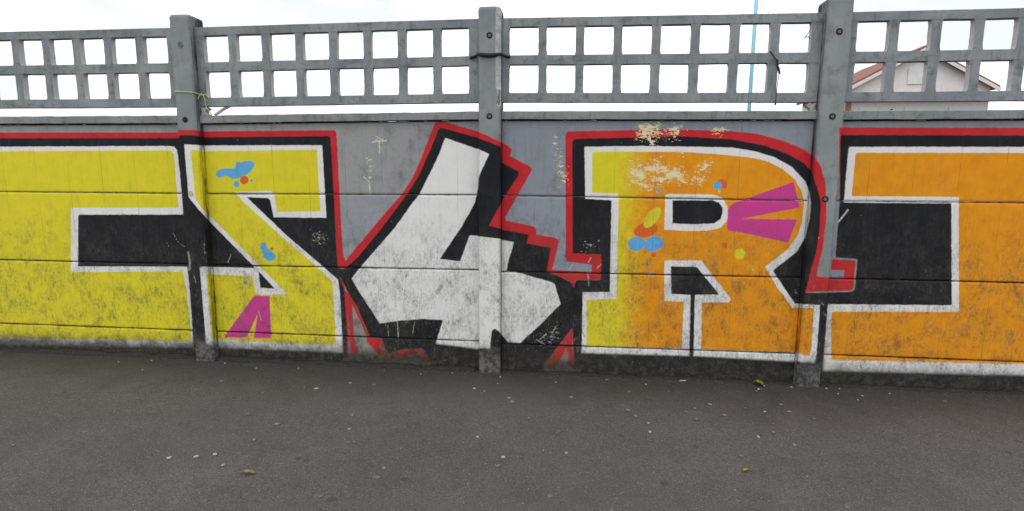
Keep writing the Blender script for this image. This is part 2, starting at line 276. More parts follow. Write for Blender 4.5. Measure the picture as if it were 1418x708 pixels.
# ------------------------------------------------------------------ the painted design, in metres along and up the wall
PANEL_PAINT = {
 'red': [
  ('+',[(-7.253,1.956),(-7.889,-0.707),(-1.263,-0.369),(-1.242,0.023),(-1.216,0.217),(-1.235,0.619),(-1.257,0.803),(-1.225,0.893),(-1.246,0.944),(-1.254,1.383),(-1.259,1.746),(-1.261,1.945),(-1.278,1.962),(-2.401,1.956),(-2.490,1.968),(-2.632,1.968),(-2.640,1.948)]),
  ('+',[(-1.292,0.864),(-1.225,0.893),(-1.143,0.993),(-0.965,1.193),(-0.791,1.388),(-0.730,1.451),(-0.626,1.605),(-0.537,1.804),(-0.456,2.000),(-0.437,2.024),(-0.393,2.028),(-0.362,2.023),(-0.113,1.953),(-0.084,1.942),(0.083,1.866),(0.134,1.840),(0.162,1.814),(0.165,1.798),(0.151,1.759),(0.315,1.676),(0.328,1.660),(0.321,1.637),(0.118,1.277),(0.129,1.249),(0.342,1.207),(0.370,1.184),(0.370,1.141),(0.520,1.118),(0.544,1.101),(0.549,1.080),(0.499,0.860),(0.500,0.786),(0.124,0.451),(-0.237,0.683),(-0.729,0.485),(-1.099,0.659),(-1.282,0.790)]),
  ('+',[(0.602,0.965),(0.603,1.128),(0.589,1.672),(0.584,1.924),(0.603,1.948),(1.131,1.957),(1.440,1.961),(1.821,1.947),(2.010,1.928),(2.200,1.877),(2.354,1.813),(2.445,1.749),(2.488,1.680),(2.528,1.564),(2.548,1.423),(2.557,1.262),(2.548,1.066),(2.526,0.900),(2.524,0.855),(2.722,0.839),(2.721,0.907),(2.623,0.908),(2.623,0.991),(2.797,0.984),(2.796,0.766),(2.780,0.752),(2.455,0.731),(2.440,-0.180),(0.849,-0.261),(0.828,0.534),(0.889,0.785),(0.691,0.779),(0.675,0.720),(0.651,0.761),(0.594,0.789),(0.497,0.804),(0.496,0.857),(0.814,0.847),(0.818,0.906),(0.620,0.927)]),
  ('+',[(-1.244,0.643),(-1.182,0.608),(-1.148,0.521),(-1.079,0.354),(-1.034,0.242),(-0.932,0.241),(-0.908,0.146),(-0.872,0.104),(-0.764,0.141),(-0.574,0.159),(-0.507,0.042),(-0.564,0.039),(-0.606,0.114),(-0.766,0.072),(-0.928,0.056),(-0.989,0.123),(-1.063,0.197),(-1.062,0.248),(-1.182,0.527),(-1.176,0.244),(-1.136,0.124),(-1.156,0.085),(-1.207,0.102),(-1.217,0.337)]),
  ('+',[(0.671,0.386),(0.695,0.043),(0.661,0.042),(0.631,0.207),(0.583,0.106),(0.516,0.023),(0.438,0.044)]),
  ('+',[(2.590,1.972),(5.991,1.951),(6.375,0.021),(2.603,-0.172),(2.618,0.676),(2.805,0.699),(2.843,0.745),(2.818,1.012),(2.652,1.020),(2.643,1.424)]),
 ],
 'black': [
  ('+',[(-7.265,1.903),(-7.889,-0.707),(-1.263,-0.369),(-1.242,0.023),(-1.235,0.216),(-1.244,0.631),(-1.278,0.747),(-1.255,0.816),(-1.281,0.827),(-1.297,0.852),(-1.302,1.026),(-1.303,1.382),(-1.310,1.746),(-1.314,1.907),(-1.329,1.915),(-2.405,1.907),(-2.494,1.924),(-2.623,1.924),(-2.638,1.901)]),
  ('+',[(-1.306,0.827),(-1.255,0.816),(-1.218,0.841),(-1.121,0.923),(-0.918,1.158),(-0.737,1.388),(-0.687,1.451),(-0.583,1.605),(-0.495,1.791),(-0.422,1.960),(-0.408,1.982),(-0.367,1.972),(-0.113,1.903),(-0.101,1.900),(0.080,1.830),(0.086,1.710),(0.100,1.703),(0.225,1.637),(0.220,1.609),(0.112,1.440),(0.084,1.388),(-0.015,1.207),(0.089,1.184),(0.095,1.174),(0.308,1.140),(0.292,1.068),(0.487,1.037),(0.456,0.844),(0.594,0.789),(0.651,0.761),(0.675,0.720),(0.691,0.779),(0.889,0.785),(0.886,0.991),(0.661,0.995),(0.638,1.872),(0.663,1.891),(1.133,1.901),(1.442,1.910),(1.825,1.887),(2.079,1.839),(2.238,1.780),(2.362,1.712),(2.424,1.648),(2.469,1.541),(2.508,1.423),(2.516,1.207),(2.505,1.033),(2.475,0.877),(2.455,0.737),(2.390,0.612),(2.450,-0.179),(-0.506,-0.330),(-0.507,0.042),(-0.574,0.159),(-0.764,0.141),(-0.872,0.104),(-0.908,0.146),(-0.932,0.241),(-1.034,0.242),(-1.079,0.354),(-1.148,0.521),(-1.225,0.644)]),
  ('-',[(0.671,0.386),(0.695,0.043),(0.700,-0.269),(0.371,-0.286),(0.438,0.044)]),
  ('+',[(2.440,-0.180),(2.377,0.641),(2.445,0.722),(2.791,0.741),(2.810,0.761),(2.807,0.995),(2.648,1.006),(2.643,1.424),(2.605,1.917),(6.001,1.901),(6.375,0.021)]),
 ],
 'white': [
  ('+',[(-7.285,1.818),(-2.754,1.836),(-2.683,1.832),(-2.659,1.803),(-2.650,1.611),(-2.648,1.262),(-3.633,1.248),(-3.687,0.790),(-2.649,0.812),(-2.643,0.585),(-2.647,0.133),(-2.650,0.090),(-2.912,0.077),(-7.727,-0.028),(-7.285,1.818)]),
  ('+',[(-2.590,1.850),(-2.500,1.847),(-2.421,1.840),(-1.387,1.843),(-1.376,1.250),(-1.838,1.250),(-1.860,1.394),(-1.881,1.409),(-2.066,1.415),(-1.712,1.079),(-1.489,0.896),(-1.296,0.730),(-1.284,0.602),(-1.278,0.099),(-1.602,0.099),(-2.433,0.092),(-2.525,0.128),(-2.529,0.265),(-2.534,0.811),(-2.478,0.815),(-2.027,0.813),(-2.425,1.217),(-2.505,1.308),(-2.586,1.410)]),
  ('-',[(-2.000,0.790),(-1.993,0.643),(-1.864,0.640)]),
  ('+',[(-0.365,1.900),(-0.107,1.812),(-0.104,1.816),(-0.013,1.773),(-0.067,1.664),(-0.096,1.590),(-0.105,1.498),(-0.126,1.395),(-0.154,1.342),(-0.237,1.198),(-0.423,0.925),(-0.251,0.911),(-0.173,1.124),(-0.109,1.124),(-0.103,1.118),(0.082,1.101),(0.095,1.093),(0.188,1.077),(0.137,0.890),(0.131,0.843),(0.254,0.822),(0.498,0.758),(0.521,0.741),(0.573,0.580),(0.411,0.403),(0.245,0.239),(0.149,0.243),(0.085,0.316),(0.046,0.350),(0.028,0.353),(0.010,0.337),(0.000,0.259),(-0.005,0.181),(-0.096,0.184),(-0.107,0.177),(-0.269,0.194),(-0.459,0.208),(-0.458,0.230),(-0.401,0.413),(-0.569,0.417),(-0.780,0.394),(-0.945,0.364),(-1.132,0.659),(-1.177,0.745),(-1.086,0.856),(-0.796,1.177),(-0.637,1.389),(-0.586,1.448),(-0.483,1.640),(-0.411,1.784)]),
  ('+',[(0.733,1.831),(1.161,1.837),(1.446,1.833),(1.829,1.826),(1.993,1.800),(2.147,1.756),(2.277,1.685),(2.385,1.576),(2.424,1.487),(2.439,1.395),(2.437,1.293),(2.417,1.151),(2.363,1.040),(2.201,0.893),(2.281,0.775),(2.382,0.638),(2.566,0.633),(2.573,0.254),(2.565,0.166),(2.419,0.175),(1.650,0.189),(1.602,0.188),(0.753,0.177),(0.748,0.682),(0.963,0.689),(0.954,1.406),(0.951,1.419),(0.750,1.431)]),
  ('-',[(1.420,1.425),(1.718,1.428),(1.769,1.409),(1.795,1.371),(1.799,1.338),(1.786,1.284),(1.740,1.251),(1.580,1.241),(1.427,1.246)]),
  ('-',[(1.432,0.908),(1.630,0.907),(1.810,0.693),(1.625,0.684),(1.641,0.193),(1.641,0.144),(1.607,0.143),(1.604,0.239),(1.593,0.683),(1.442,0.688)]),
  ('+',[(2.670,1.831),(6.015,1.829),(6.343,0.181),(2.629,0.106),(2.628,0.303),(2.624,0.640),(3.508,0.658),(3.422,1.422),(2.671,1.422)]),
 ],
 'fill': [
  ('+',[(-7.296,1.772),(-2.757,1.800),(-2.712,1.799),(-2.691,1.773),(-2.688,1.320),(-3.695,1.307),(-3.763,0.737),(-2.697,0.769),(-2.674,0.616),(-2.659,0.164),(-2.673,0.143),(-7.709,0.046)]),
  ('+',[(-2.540,1.807),(-2.409,1.793),(-1.433,1.808),(-1.426,1.306),(-1.805,1.295),(-1.822,1.449),(-1.852,1.471),(-2.171,1.458),(-2.099,1.374),(-1.715,1.036),(-1.509,0.865),(-1.347,0.716),(-1.335,0.161),(-1.631,0.160),(-2.409,0.167),(-2.471,0.169),(-2.476,0.622),(-2.478,0.768),(-2.415,0.751),(-2.058,0.741),(-2.040,0.605),(-1.990,0.581),(-1.751,0.594),(-1.975,0.817),(-2.415,1.262),(-2.477,1.321),(-2.526,1.396)]),
  ('+',[(0.793,1.792),(1.448,1.794),(1.730,1.777),(1.996,1.749),(2.113,1.719),(2.216,1.666),(2.310,1.589),(2.366,1.499),(2.388,1.421),(2.386,1.270),(2.364,1.172),(2.299,1.061),(2.142,0.919),(2.233,0.774),(2.364,0.602),(2.524,0.605),(2.533,0.287),(2.522,0.223),(2.418,0.245),(1.859,0.243),(1.696,0.243),(1.682,0.625),(1.885,0.634),(1.904,0.655),(1.660,0.959),(1.377,0.955),(1.393,0.628),(1.543,0.627),(1.546,0.246),(0.791,0.234),(0.781,0.620),(1.016,0.635),(1.009,1.407),(1.002,1.474),(0.802,1.478)]),
  ('-',[(1.363,1.466),(1.378,1.473),(1.715,1.473),(1.786,1.449),(1.832,1.382),(1.842,1.322),(1.830,1.262),(1.785,1.215),(1.695,1.194),(1.532,1.189),(1.366,1.197)]),
  ('+',[(2.723,1.788),(6.023,1.789),(6.327,0.261),(2.683,0.198),(2.655,0.582),(3.564,0.610),(3.466,1.470),(2.722,1.469)]),
 ],
 'pink': [
  ('+',[(-2.050,0.575),(-1.913,0.574),(-1.920,0.201),(-2.080,0.195),(-2.030,0.418),(-2.141,0.197),(-2.360,0.189),(-2.183,0.412)]),
  ('+',[(1.836,1.360),(1.865,1.402),(2.103,1.495),(2.302,1.573),(2.360,1.380),(1.942,1.288),(2.349,1.291),(2.296,1.110),(2.019,1.169),(1.840,1.199)]),
 ],
 'ored': [
  ('+',[(-2.041,1.556),(-2.044,1.544),(-2.051,1.533),(-2.062,1.525),(-2.075,1.521),(-2.088,1.521),(-2.100,1.525),(-2.110,1.533),(-2.116,1.544),(-2.117,1.556),(-2.114,1.568),(-2.107,1.579),(-2.096,1.587),(-2.083,1.591),(-2.070,1.591),(-2.058,1.587),(-2.048,1.579),(-2.042,1.568)]),
  ('+',[(-1.854,0.982),(-1.855,0.977),(-1.858,0.972),(-1.863,0.969),(-1.868,0.967),(-1.873,0.967),(-1.878,0.968),(-1.882,0.972),(-1.884,0.976),(-1.885,0.981),(-1.884,0.986),(-1.881,0.991),(-1.877,0.994),(-1.871,0.996),(-1.866,0.996),(-1.861,0.994),(-1.857,0.991),(-1.855,0.987)]),
  ('+',[(1.316,1.218),(1.316,1.198),(1.305,1.177),(1.285,1.158),(1.258,1.143),(1.227,1.133),(1.195,1.131),(1.167,1.136),(1.147,1.148),(1.136,1.165),(1.135,1.186),(1.146,1.207),(1.167,1.226),(1.194,1.241),(1.225,1.250),(1.256,1.252),(1.284,1.247),(1.304,1.235)]),
  ('+',[(1.314,0.997),(1.313,0.990),(1.310,0.984),(1.305,0.980),(1.299,0.977),(1.292,0.977),(1.285,0.979),(1.280,0.984),(1.276,0.990),(1.275,0.997),(1.276,1.003),(1.279,1.010),(1.284,1.014),(1.290,1.017),(1.297,1.017),(1.303,1.014),(1.309,1.010),(1.312,1.004)]),
  ('+',[(1.821,1.550),(1.819,1.536),(1.813,1.523),(1.803,1.514),(1.790,1.509),(1.776,1.509),(1.763,1.514),(1.752,1.523),(1.744,1.535),(1.741,1.549),(1.742,1.563),(1.749,1.575),(1.759,1.585),(1.771,1.590),(1.785,1.590),(1.799,1.585),(1.810,1.576),(1.817,1.564)]),
  ('+',[(1.847,1.082),(1.846,1.074),(1.843,1.067),(1.838,1.062),(1.831,1.059),(1.823,1.059),(1.816,1.062),(1.810,1.067),(1.806,1.073),(1.804,1.081),(1.805,1.089),(1.808,1.095),(1.814,1.101),(1.821,1.103),(1.828,1.104),(1.835,1.101),(1.841,1.096),(1.845,1.089)]),
 ],
 'blue': [
  ('+',[(-2.330,1.607),(-2.305,1.637),(-2.258,1.651),(-2.149,1.656),(-2.139,1.703),(-2.107,1.712),(-2.095,1.700),(-2.068,1.713),(-2.008,1.718),(-1.979,1.695),(-1.989,1.659),(-2.038,1.609),(-2.124,1.572),(-2.187,1.565),(-2.231,1.593),(-2.294,1.574),(-2.324,1.586)]),
  ('-',[(-2.041,1.556),(-2.044,1.544),(-2.051,1.533),(-2.062,1.525),(-2.075,1.521),(-2.088,1.521),(-2.100,1.525),(-2.110,1.533),(-2.116,1.544),(-2.117,1.556),(-2.114,1.568),(-2.107,1.579),(-2.096,1.587),(-2.083,1.591),(-2.070,1.591),(-2.058,1.587),(-2.048,1.579),(-2.042,1.568)]),
  ('+',[(-2.122,1.522),(-2.124,1.513),(-2.129,1.506),(-2.136,1.500),(-2.145,1.497),(-2.154,1.497),(-2.162,1.500),(-2.169,1.505),(-2.173,1.513),(-2.173,1.522),(-2.171,1.531),(-2.166,1.538),(-2.159,1.544),(-2.150,1.547),(-2.142,1.547),(-2.133,1.544),(-2.127,1.539),(-2.123,1.531)]),
  ('+',[(-2.003,1.552),(-2.004,1.548),(-2.006,1.544),(-2.010,1.541),(-2.014,1.540),(-2.018,1.540),(-2.022,1.541),(-2.026,1.544),(-2.028,1.547),(-2.028,1.552),(-2.027,1.556),(-2.025,1.559),(-2.021,1.562),(-2.017,1.563),(-2.012,1.563),(-2.008,1.562),(-2.005,1.559),(-2.003,1.556)]),
  ('+',[(-1.977,0.989),(-1.962,1.026),(-1.930,1.035),(-1.912,1.021),(-1.920,0.990),(-1.877,0.966),(-1.834,0.925),(-1.856,0.888),(-1.908,0.875),(-1.950,0.905),(-1.954,0.953)]),
  ('+',[(-2.103,0.684),(-2.104,0.677),(-2.108,0.671),(-2.113,0.667),(-2.120,0.665),(-2.127,0.664),(-2.133,0.667),(-2.138,0.671),(-2.141,0.676),(-2.142,0.683),(-2.140,0.689),(-2.137,0.695),(-2.131,0.699),(-2.124,0.702),(-2.118,0.702),(-2.111,0.700),(-2.106,0.696),(-2.103,0.690)]),
  ('+',[(1.224,1.094),(1.224,1.074),(1.216,1.055),(1.201,1.039),(1.182,1.028),(1.159,1.024),(1.136,1.026),(1.116,1.035),(1.101,1.050),(1.093,1.068),(1.093,1.088),(1.101,1.107),(1.116,1.123),(1.135,1.134),(1.158,1.139),(1.181,1.136),(1.201,1.127),(1.216,1.113)]),
  ('+',[(1.362,1.111),(1.366,1.090),(1.360,1.069),(1.346,1.049),(1.325,1.033),(1.300,1.023),(1.274,1.020),(1.250,1.025),(1.231,1.036),(1.219,1.054),(1.216,1.075),(1.221,1.097),(1.236,1.117),(1.256,1.133),(1.281,1.143),(1.307,1.145),(1.331,1.140),(1.350,1.129)]),
  ('+',[(1.270,0.910),(1.269,0.906),(1.267,0.902),(1.264,0.899),(1.260,0.897),(1.256,0.897),(1.252,0.899),(1.248,0.901),(1.246,0.905),(1.245,0.910),(1.246,0.914),(1.248,0.918),(1.251,0.921),(1.255,0.922),(1.259,0.922),(1.263,0.921),(1.266,0.918),(1.269,0.914)]),
  ('+',[(1.299,0.841),(1.298,0.836),(1.295,0.832),(1.289,0.829),(1.281,0.827),(1.274,0.827),(1.266,0.828),(1.260,0.831),(1.256,0.835),(1.255,0.840),(1.256,0.845),(1.259,0.850),(1.265,0.853),(1.273,0.855),(1.280,0.855),(1.288,0.854),(1.294,0.851),(1.298,0.846)]),
  ('+',[(1.781,1.541),(1.779,1.530),(1.774,1.520),(1.766,1.513),(1.756,1.509),(1.745,1.509),(1.734,1.512),(1.725,1.520),(1.719,1.529),(1.717,1.541),(1.718,1.552),(1.723,1.562),(1.731,1.569),(1.741,1.573),(1.752,1.573),(1.763,1.569),(1.772,1.562),(1.778,1.552)]),
  ('+',[(1.328,1.495),(1.328,1.489),(1.325,1.484),(1.321,1.481),(1.316,1.479),(1.310,1.479),(1.305,1.481),(1.300,1.484),(1.297,1.489),(1.296,1.495),(1.296,1.501),(1.299,1.506),(1.303,1.509),(1.309,1.511),(1.314,1.511),(1.320,1.509),(1.324,1.506),(1.327,1.501)]),
 ],
 'lemon': [
  ('+',[(1.324,1.366),(1.333,1.353),(1.335,1.331),(1.329,1.305),(1.316,1.277),(1.298,1.250),(1.276,1.228),(1.254,1.213),(1.233,1.208),(1.218,1.212),(1.208,1.226),(1.207,1.248),(1.213,1.274),(1.226,1.302),(1.244,1.329),(1.266,1.351),(1.288,1.366),(1.308,1.371)]),
  ('+',[(1.986,1.019),(1.985,1.005),(1.979,0.992),(1.969,0.982),(1.956,0.977),(1.942,0.977),(1.928,0.981),(1.917,0.991),(1.909,1.003),(1.906,1.018),(1.907,1.032),(1.913,1.045),(1.924,1.054),(1.936,1.060),(1.950,1.060),(1.964,1.055),(1.975,1.046),(1.983,1.034)]),
  ('+',[(1.775,1.495),(1.775,1.490),(1.773,1.487),(1.770,1.484),(1.766,1.483),(1.762,1.483),(1.758,1.484),(1.755,1.487),(1.753,1.490),(1.752,1.494),(1.752,1.499),(1.754,1.502),(1.757,1.505),(1.761,1.506),(1.765,1.506),(1.769,1.505),(1.772,1.502),(1.774,1.499)]),
 ],
 'chip': [
  ('+',[(1.131,2.014),(1.298,2.008),(1.301,1.947),(1.248,1.936),(1.273,1.849),(1.230,1.839),(1.195,1.893),(1.141,1.887)]),
  ('+',[(1.346,1.664),(1.432,1.681),(1.514,1.643),(1.519,1.550),(1.449,1.555),(1.392,1.599)]),
  ('+',[(1.549,1.600),(1.597,1.611),(1.647,1.578),(1.632,1.551),(1.551,1.556)]),
  ('+',[(1.604,1.671),(1.643,1.736),(1.692,1.720),(1.680,1.655),(1.628,1.622)]),
  ('+',[(1.256,1.746),(1.309,1.757),(1.320,1.631),(1.277,1.615)]),
  ('+',[(1.129,1.630),(1.194,1.647),(1.185,1.598),(1.131,1.592)]),
  ('+',[(1.204,1.553),(1.253,1.559),(1.255,1.498),(1.211,1.498)]),
  ('+',[(1.321,1.979),(1.470,1.994),(1.472,1.962),(1.420,1.925),(1.334,1.930)]),
  ('+',[(1.683,1.967),(1.725,1.977),(1.789,1.967),(1.785,1.945),(1.706,1.935)]),
  ('+',[(1.437,1.801),(1.479,1.806),(1.481,1.774),(1.438,1.774)]),
 ],
 'speck': [
  ('+',[(1.074,1.947),(1.137,2.001),(1.480,2.000),(1.494,1.946),(1.472,1.849),(1.077,1.850)]),
  ('+',[(1.673,1.972),(1.809,1.977),(1.804,1.881),(1.688,1.887)]),
  ('+',[(1.025,1.784),(1.287,1.763),(1.506,1.709),(1.525,1.545),(1.272,1.476),(1.036,1.474)]),
  ('+',[(1.532,1.720),(1.691,1.742),(1.716,1.579),(1.568,1.545)]),
  ('+',[(-0.959,1.930),(-0.851,1.941),(-0.856,1.781),(-0.928,1.770)]),
  ('+',[(-1.061,1.770),(-0.928,1.758),(-0.962,1.445),(-1.035,1.444)]),
  ('+',[(0.455,1.960),(0.539,1.959),(0.647,1.628),(0.649,1.505),(0.508,1.503)]),
  ('+',[(0.598,0.376),(0.550,0.465),(0.364,0.276),(0.394,0.191),(0.601,0.248)]),
  ('+',[(0.698,1.118),(0.879,1.121),(0.883,0.994),(0.701,0.990)]),
  ('+',[(-1.530,1.170),(-1.361,1.172),(-1.367,1.021),(-1.539,0.987)]),
 ],
 'mark': [
  ('+',[(-0.966,1.861),(-0.912,1.869),(-0.841,1.872),(-0.841,1.885),(-0.913,1.882),(-0.968,1.873)]),
  ('+',[(-0.912,1.878),(-0.910,1.833),(-0.911,1.781),(-0.902,1.781),(-0.900,1.833),(-0.902,1.879)]),
  ('+',[(-0.938,1.908),(-0.873,1.879),(-0.868,1.889),(-0.933,1.917)]),
  ('+',[(-1.052,1.593),(-1.006,1.548),(-0.997,1.444),(-0.988,1.445),(-0.997,1.551),(-1.045,1.599)]),
  ('+',[(-1.048,1.444),(-0.987,1.442),(-0.986,1.453),(-1.047,1.455)]),
  ('+',[(-0.799,0.495),(-0.796,0.358),(-0.792,0.245),(-0.782,0.246),(-0.786,0.359),(-0.789,0.495)]),
  ('+',[(-0.900,0.479),(-0.898,0.342),(-0.892,0.342),(-0.894,0.480)]),
  ('+',[(-0.879,0.355),(-0.876,0.254),(-0.868,0.255),(-0.872,0.356)]),
  ('+',[(-0.647,0.389),(-0.668,0.275),(-0.662,0.275),(-0.641,0.388)]),
  ('+',[(0.780,0.840),(0.792,0.729),(0.801,0.730),(0.789,0.841)]),
  ('+',[(0.888,0.916),(0.850,0.880),(0.855,0.874),(0.894,0.910)]),
  ('+',[(0.806,0.971),(0.779,0.918),(0.786,0.915),(0.813,0.968)]),
  ('+',[(0.659,0.910),(0.631,0.863),(0.639,0.858),(0.667,0.906)]),
  ('+',[(2.704,1.375),(2.672,1.326),(2.636,1.271),(2.646,1.263),(2.683,1.318),(2.714,1.367)]),
  ('+',[(2.371,0.748),(2.385,0.708),(2.391,0.710),(2.377,0.750)]),
  ('+',[(2.569,0.655),(2.593,0.622),(2.600,0.627),(2.576,0.661)]),
  ('+',[(2.592,0.570),(2.633,0.525),(2.639,0.532),(2.599,0.576)]),
  ('+',[(-2.763,1.105),(-2.723,1.024),(-2.653,0.975),(-2.648,0.981),(-2.717,1.029),(-2.756,1.109)]),
  ('+',[(-2.825,1.024),(-2.815,0.980),(-2.806,0.982),(-2.816,1.026)]),
  ('+',[(-2.643,0.945),(-2.631,0.858),(-2.644,0.777),(-2.624,0.776),(-2.611,0.860),(-2.623,0.949)]),
  ('+',[(-2.478,1.062),(-2.482,0.925),(-2.469,0.926),(-2.465,1.063)]),
  ('+',[(-2.601,0.744),(-2.581,0.662),(-2.572,0.665),(-2.592,0.747)]),
  ('+',[(-2.242,0.931),(-2.280,0.856),(-2.273,0.853),(-2.235,0.929)]),
  ('+',[(2.044,0.904),(2.057,0.865),(2.064,0.867),(2.051,0.906)]),
  ('+',[(1.757,1.510),(1.795,1.511),(1.794,1.517),(1.757,1.517)]),
  ('+',[(-2.025,0.443),(-2.005,0.347),(-1.997,0.350),(-2.018,0.445)]),
  ('+',[(0.535,0.394),(0.501,0.332),(0.509,0.328),(0.543,0.390)]),
  ('+',[(0.460,0.332),(0.408,0.281),(0.414,0.274),(0.467,0.325)]),
  ('+',[(0.374,0.273),(0.458,0.227),(0.461,0.234),(0.377,0.280)]),
  ('+',[(1.095,0.659),(1.131,0.601),(1.137,0.605),(1.101,0.663)]),
  ('+',[(1.316,0.357),(1.359,0.287),(1.366,0.292),(1.323,0.362)]),
 ],
}
POST_PAINT = {
 -2.5: {
  'red': [('+',[(-2.660,1.941),(-2.660,-0.408),(-2.340,-0.391),(-2.340,1.949),(-2.349,1.949),(-2.436,1.961),(-2.575,1.962),(-2.583,1.941)])],
  'black': [('+',[(-2.660,1.895),(-2.660,-0.408),(-2.340,-0.391),(-2.340,1.901),(-2.352,1.901),(-2.439,1.918),(-2.566,1.918),(-2.581,1.895)])],
  'white': [('+',[(-2.660,1.830),(-2.625,1.828),(-2.602,1.799),(-2.593,1.610),(-2.591,1.267),(-2.660,1.266),(-2.660,0.824),(-2.591,0.826),(-2.586,0.602),(-2.589,0.159),(-2.593,0.116),(-2.660,0.113)]), ('+',[(-2.534,1.845),(-2.445,1.842),(-2.368,1.835),(-2.340,1.835),(-2.340,0.119),(-2.379,0.118),(-2.470,0.153),(-2.474,0.288),(-2.479,0.824),(-2.423,0.828),(-2.340,0.828),(-2.340,1.192),(-2.371,1.224),(-2.450,1.313),(-2.530,1.412)])],
  'fill': [('+',[(-2.660,1.795),(-2.653,1.795),(-2.633,1.769),(-2.630,1.325),(-2.660,1.324),(-2.660,0.782),(-2.639,0.783),(-2.617,0.633),(-2.602,0.189),(-2.615,0.169),(-2.660,0.168)]), ('+',[(-2.484,1.803),(-2.356,1.789),(-2.340,1.790),(-2.340,0.192),(-2.356,0.192),(-2.417,0.194),(-2.422,0.638),(-2.424,0.782),(-2.362,0.765),(-2.340,0.765),(-2.340,1.245),(-2.362,1.267),(-2.423,1.325),(-2.471,1.399)])],
  'mark': [('+',[(-2.660,1.031),(-2.596,0.985),(-2.591,0.991),(-2.658,1.039),(-2.660,1.043)]), ('+',[(-2.586,0.956),(-2.574,0.871),(-2.587,0.791),(-2.567,0.790),(-2.554,0.873),(-2.567,0.960)]), ('+',[(-2.424,1.071),(-2.428,0.936),(-2.415,0.937),(-2.411,1.072)]), ('+',[(-2.545,0.759),(-2.525,0.678),(-2.516,0.681),(-2.536,0.762)])],
 },
 0.0: {
  'red': [('+',[(-0.160,1.963),(-0.100,1.946),(-0.072,1.935),(0.092,1.861),(0.142,1.835),(0.160,1.818),(0.160,1.759),(0.159,1.755),(0.160,1.755),(0.160,1.342),(0.127,1.283),(0.138,1.255),(0.160,1.250),(0.160,0.495),(0.132,0.471),(-0.160,0.659)])],
  'black': [('+',[(-0.160,1.913),(-0.100,1.897),(-0.089,1.894),(0.089,1.826),(0.095,1.707),(0.109,1.701),(0.160,1.674),(0.160,1.503),(0.121,1.442),(0.094,1.392),(-0.004,1.213),(0.098,1.191),(0.104,1.181),(0.160,1.172),(0.160,-0.264),(-0.160,-0.280)])],
  'white': [('+',[(-0.160,1.830),(-0.095,1.807),(-0.092,1.812),(-0.002,1.769),(-0.055,1.662),(-0.084,1.590),(-0.093,1.500),(-0.113,1.398),(-0.141,1.346),(-0.160,1.313),(-0.160,1.130),(-0.159,1.132),(-0.096,1.132),(-0.091,1.126),(0.092,1.109),(0.104,1.102),(0.160,1.092),(0.160,0.957),(0.145,0.902),(0.140,0.855),(0.160,0.852),(0.160,0.266),(0.157,0.267),(0.094,0.338),(0.056,0.372),(0.038,0.375),(0.020,0.358),(0.011,0.282),(0.006,0.206),(-0.084,0.208),(-0.094,0.202),(-0.160,0.209)])],
 },
 2.5: {
  'red': [('+',[(2.340,1.798),(2.413,1.746),(2.455,1.678),(2.495,1.565),(2.514,1.426),(2.523,1.268),(2.514,1.075),(2.492,0.912),(2.490,0.867),(2.660,0.854),(2.660,0.919),(2.588,0.920),(2.588,1.001),(2.660,0.998),(2.660,0.761),(2.423,0.746),(2.407,-0.149),(2.340,-0.153)]), ('+',[(2.555,1.965),(2.660,1.964),(2.660,-0.136),(2.568,-0.141),(2.583,0.692),(2.660,0.701),(2.660,1.027),(2.616,1.029),(2.607,1.427)])],
  'black': [('+',[(2.340,1.700),(2.392,1.646),(2.436,1.541),(2.475,1.425),(2.483,1.214),(2.471,1.043),(2.442,0.889),(2.422,0.752),(2.359,0.629),(2.418,-0.149),(2.340,-0.153)]), ('+',[(2.660,-0.136),(2.407,-0.149),(2.346,0.657),(2.413,0.737),(2.660,0.750),(2.660,1.012),(2.612,1.016),(2.607,1.427),(2.570,1.911),(2.660,1.911)])],
  'white': [('+',[(2.340,1.590),(2.354,1.576),(2.392,1.488),(2.407,1.398),(2.405,1.298),(2.385,1.159),(2.340,1.065),(2.340,0.670),(2.351,0.654),(2.532,0.650),(2.539,0.277),(2.530,0.190),(2.388,0.200),(2.340,0.201)]), ('+',[(2.634,1.827),(2.660,1.827),(2.660,0.133),(2.593,0.132),(2.593,0.325),(2.588,0.656),(2.660,0.657),(2.660,1.425),(2.634,1.425)])],
  'fill': [('+',[(2.340,1.483),(2.356,1.424),(2.355,1.276),(2.340,1.210),(2.340,0.620),(2.490,0.622),(2.499,0.310),(2.489,0.246),(2.386,0.268),(2.340,0.268)]), ('+',[(2.660,0.223),(2.646,0.222),(2.619,0.600),(2.660,0.601)])],
  'mark': [('+',[(2.660,1.367),(2.636,1.330),(2.600,1.276),(2.610,1.268),(2.646,1.322),(2.660,1.344)]), ('+',[(2.340,0.762),(2.353,0.724),(2.359,0.726),(2.346,0.764)]), ('+',[(2.535,0.671),(2.558,0.639),(2.565,0.644),(2.541,0.677)]), ('+',[(2.557,0.587),(2.597,0.543),(2.604,0.550),(2.564,0.594)])],
 },
}

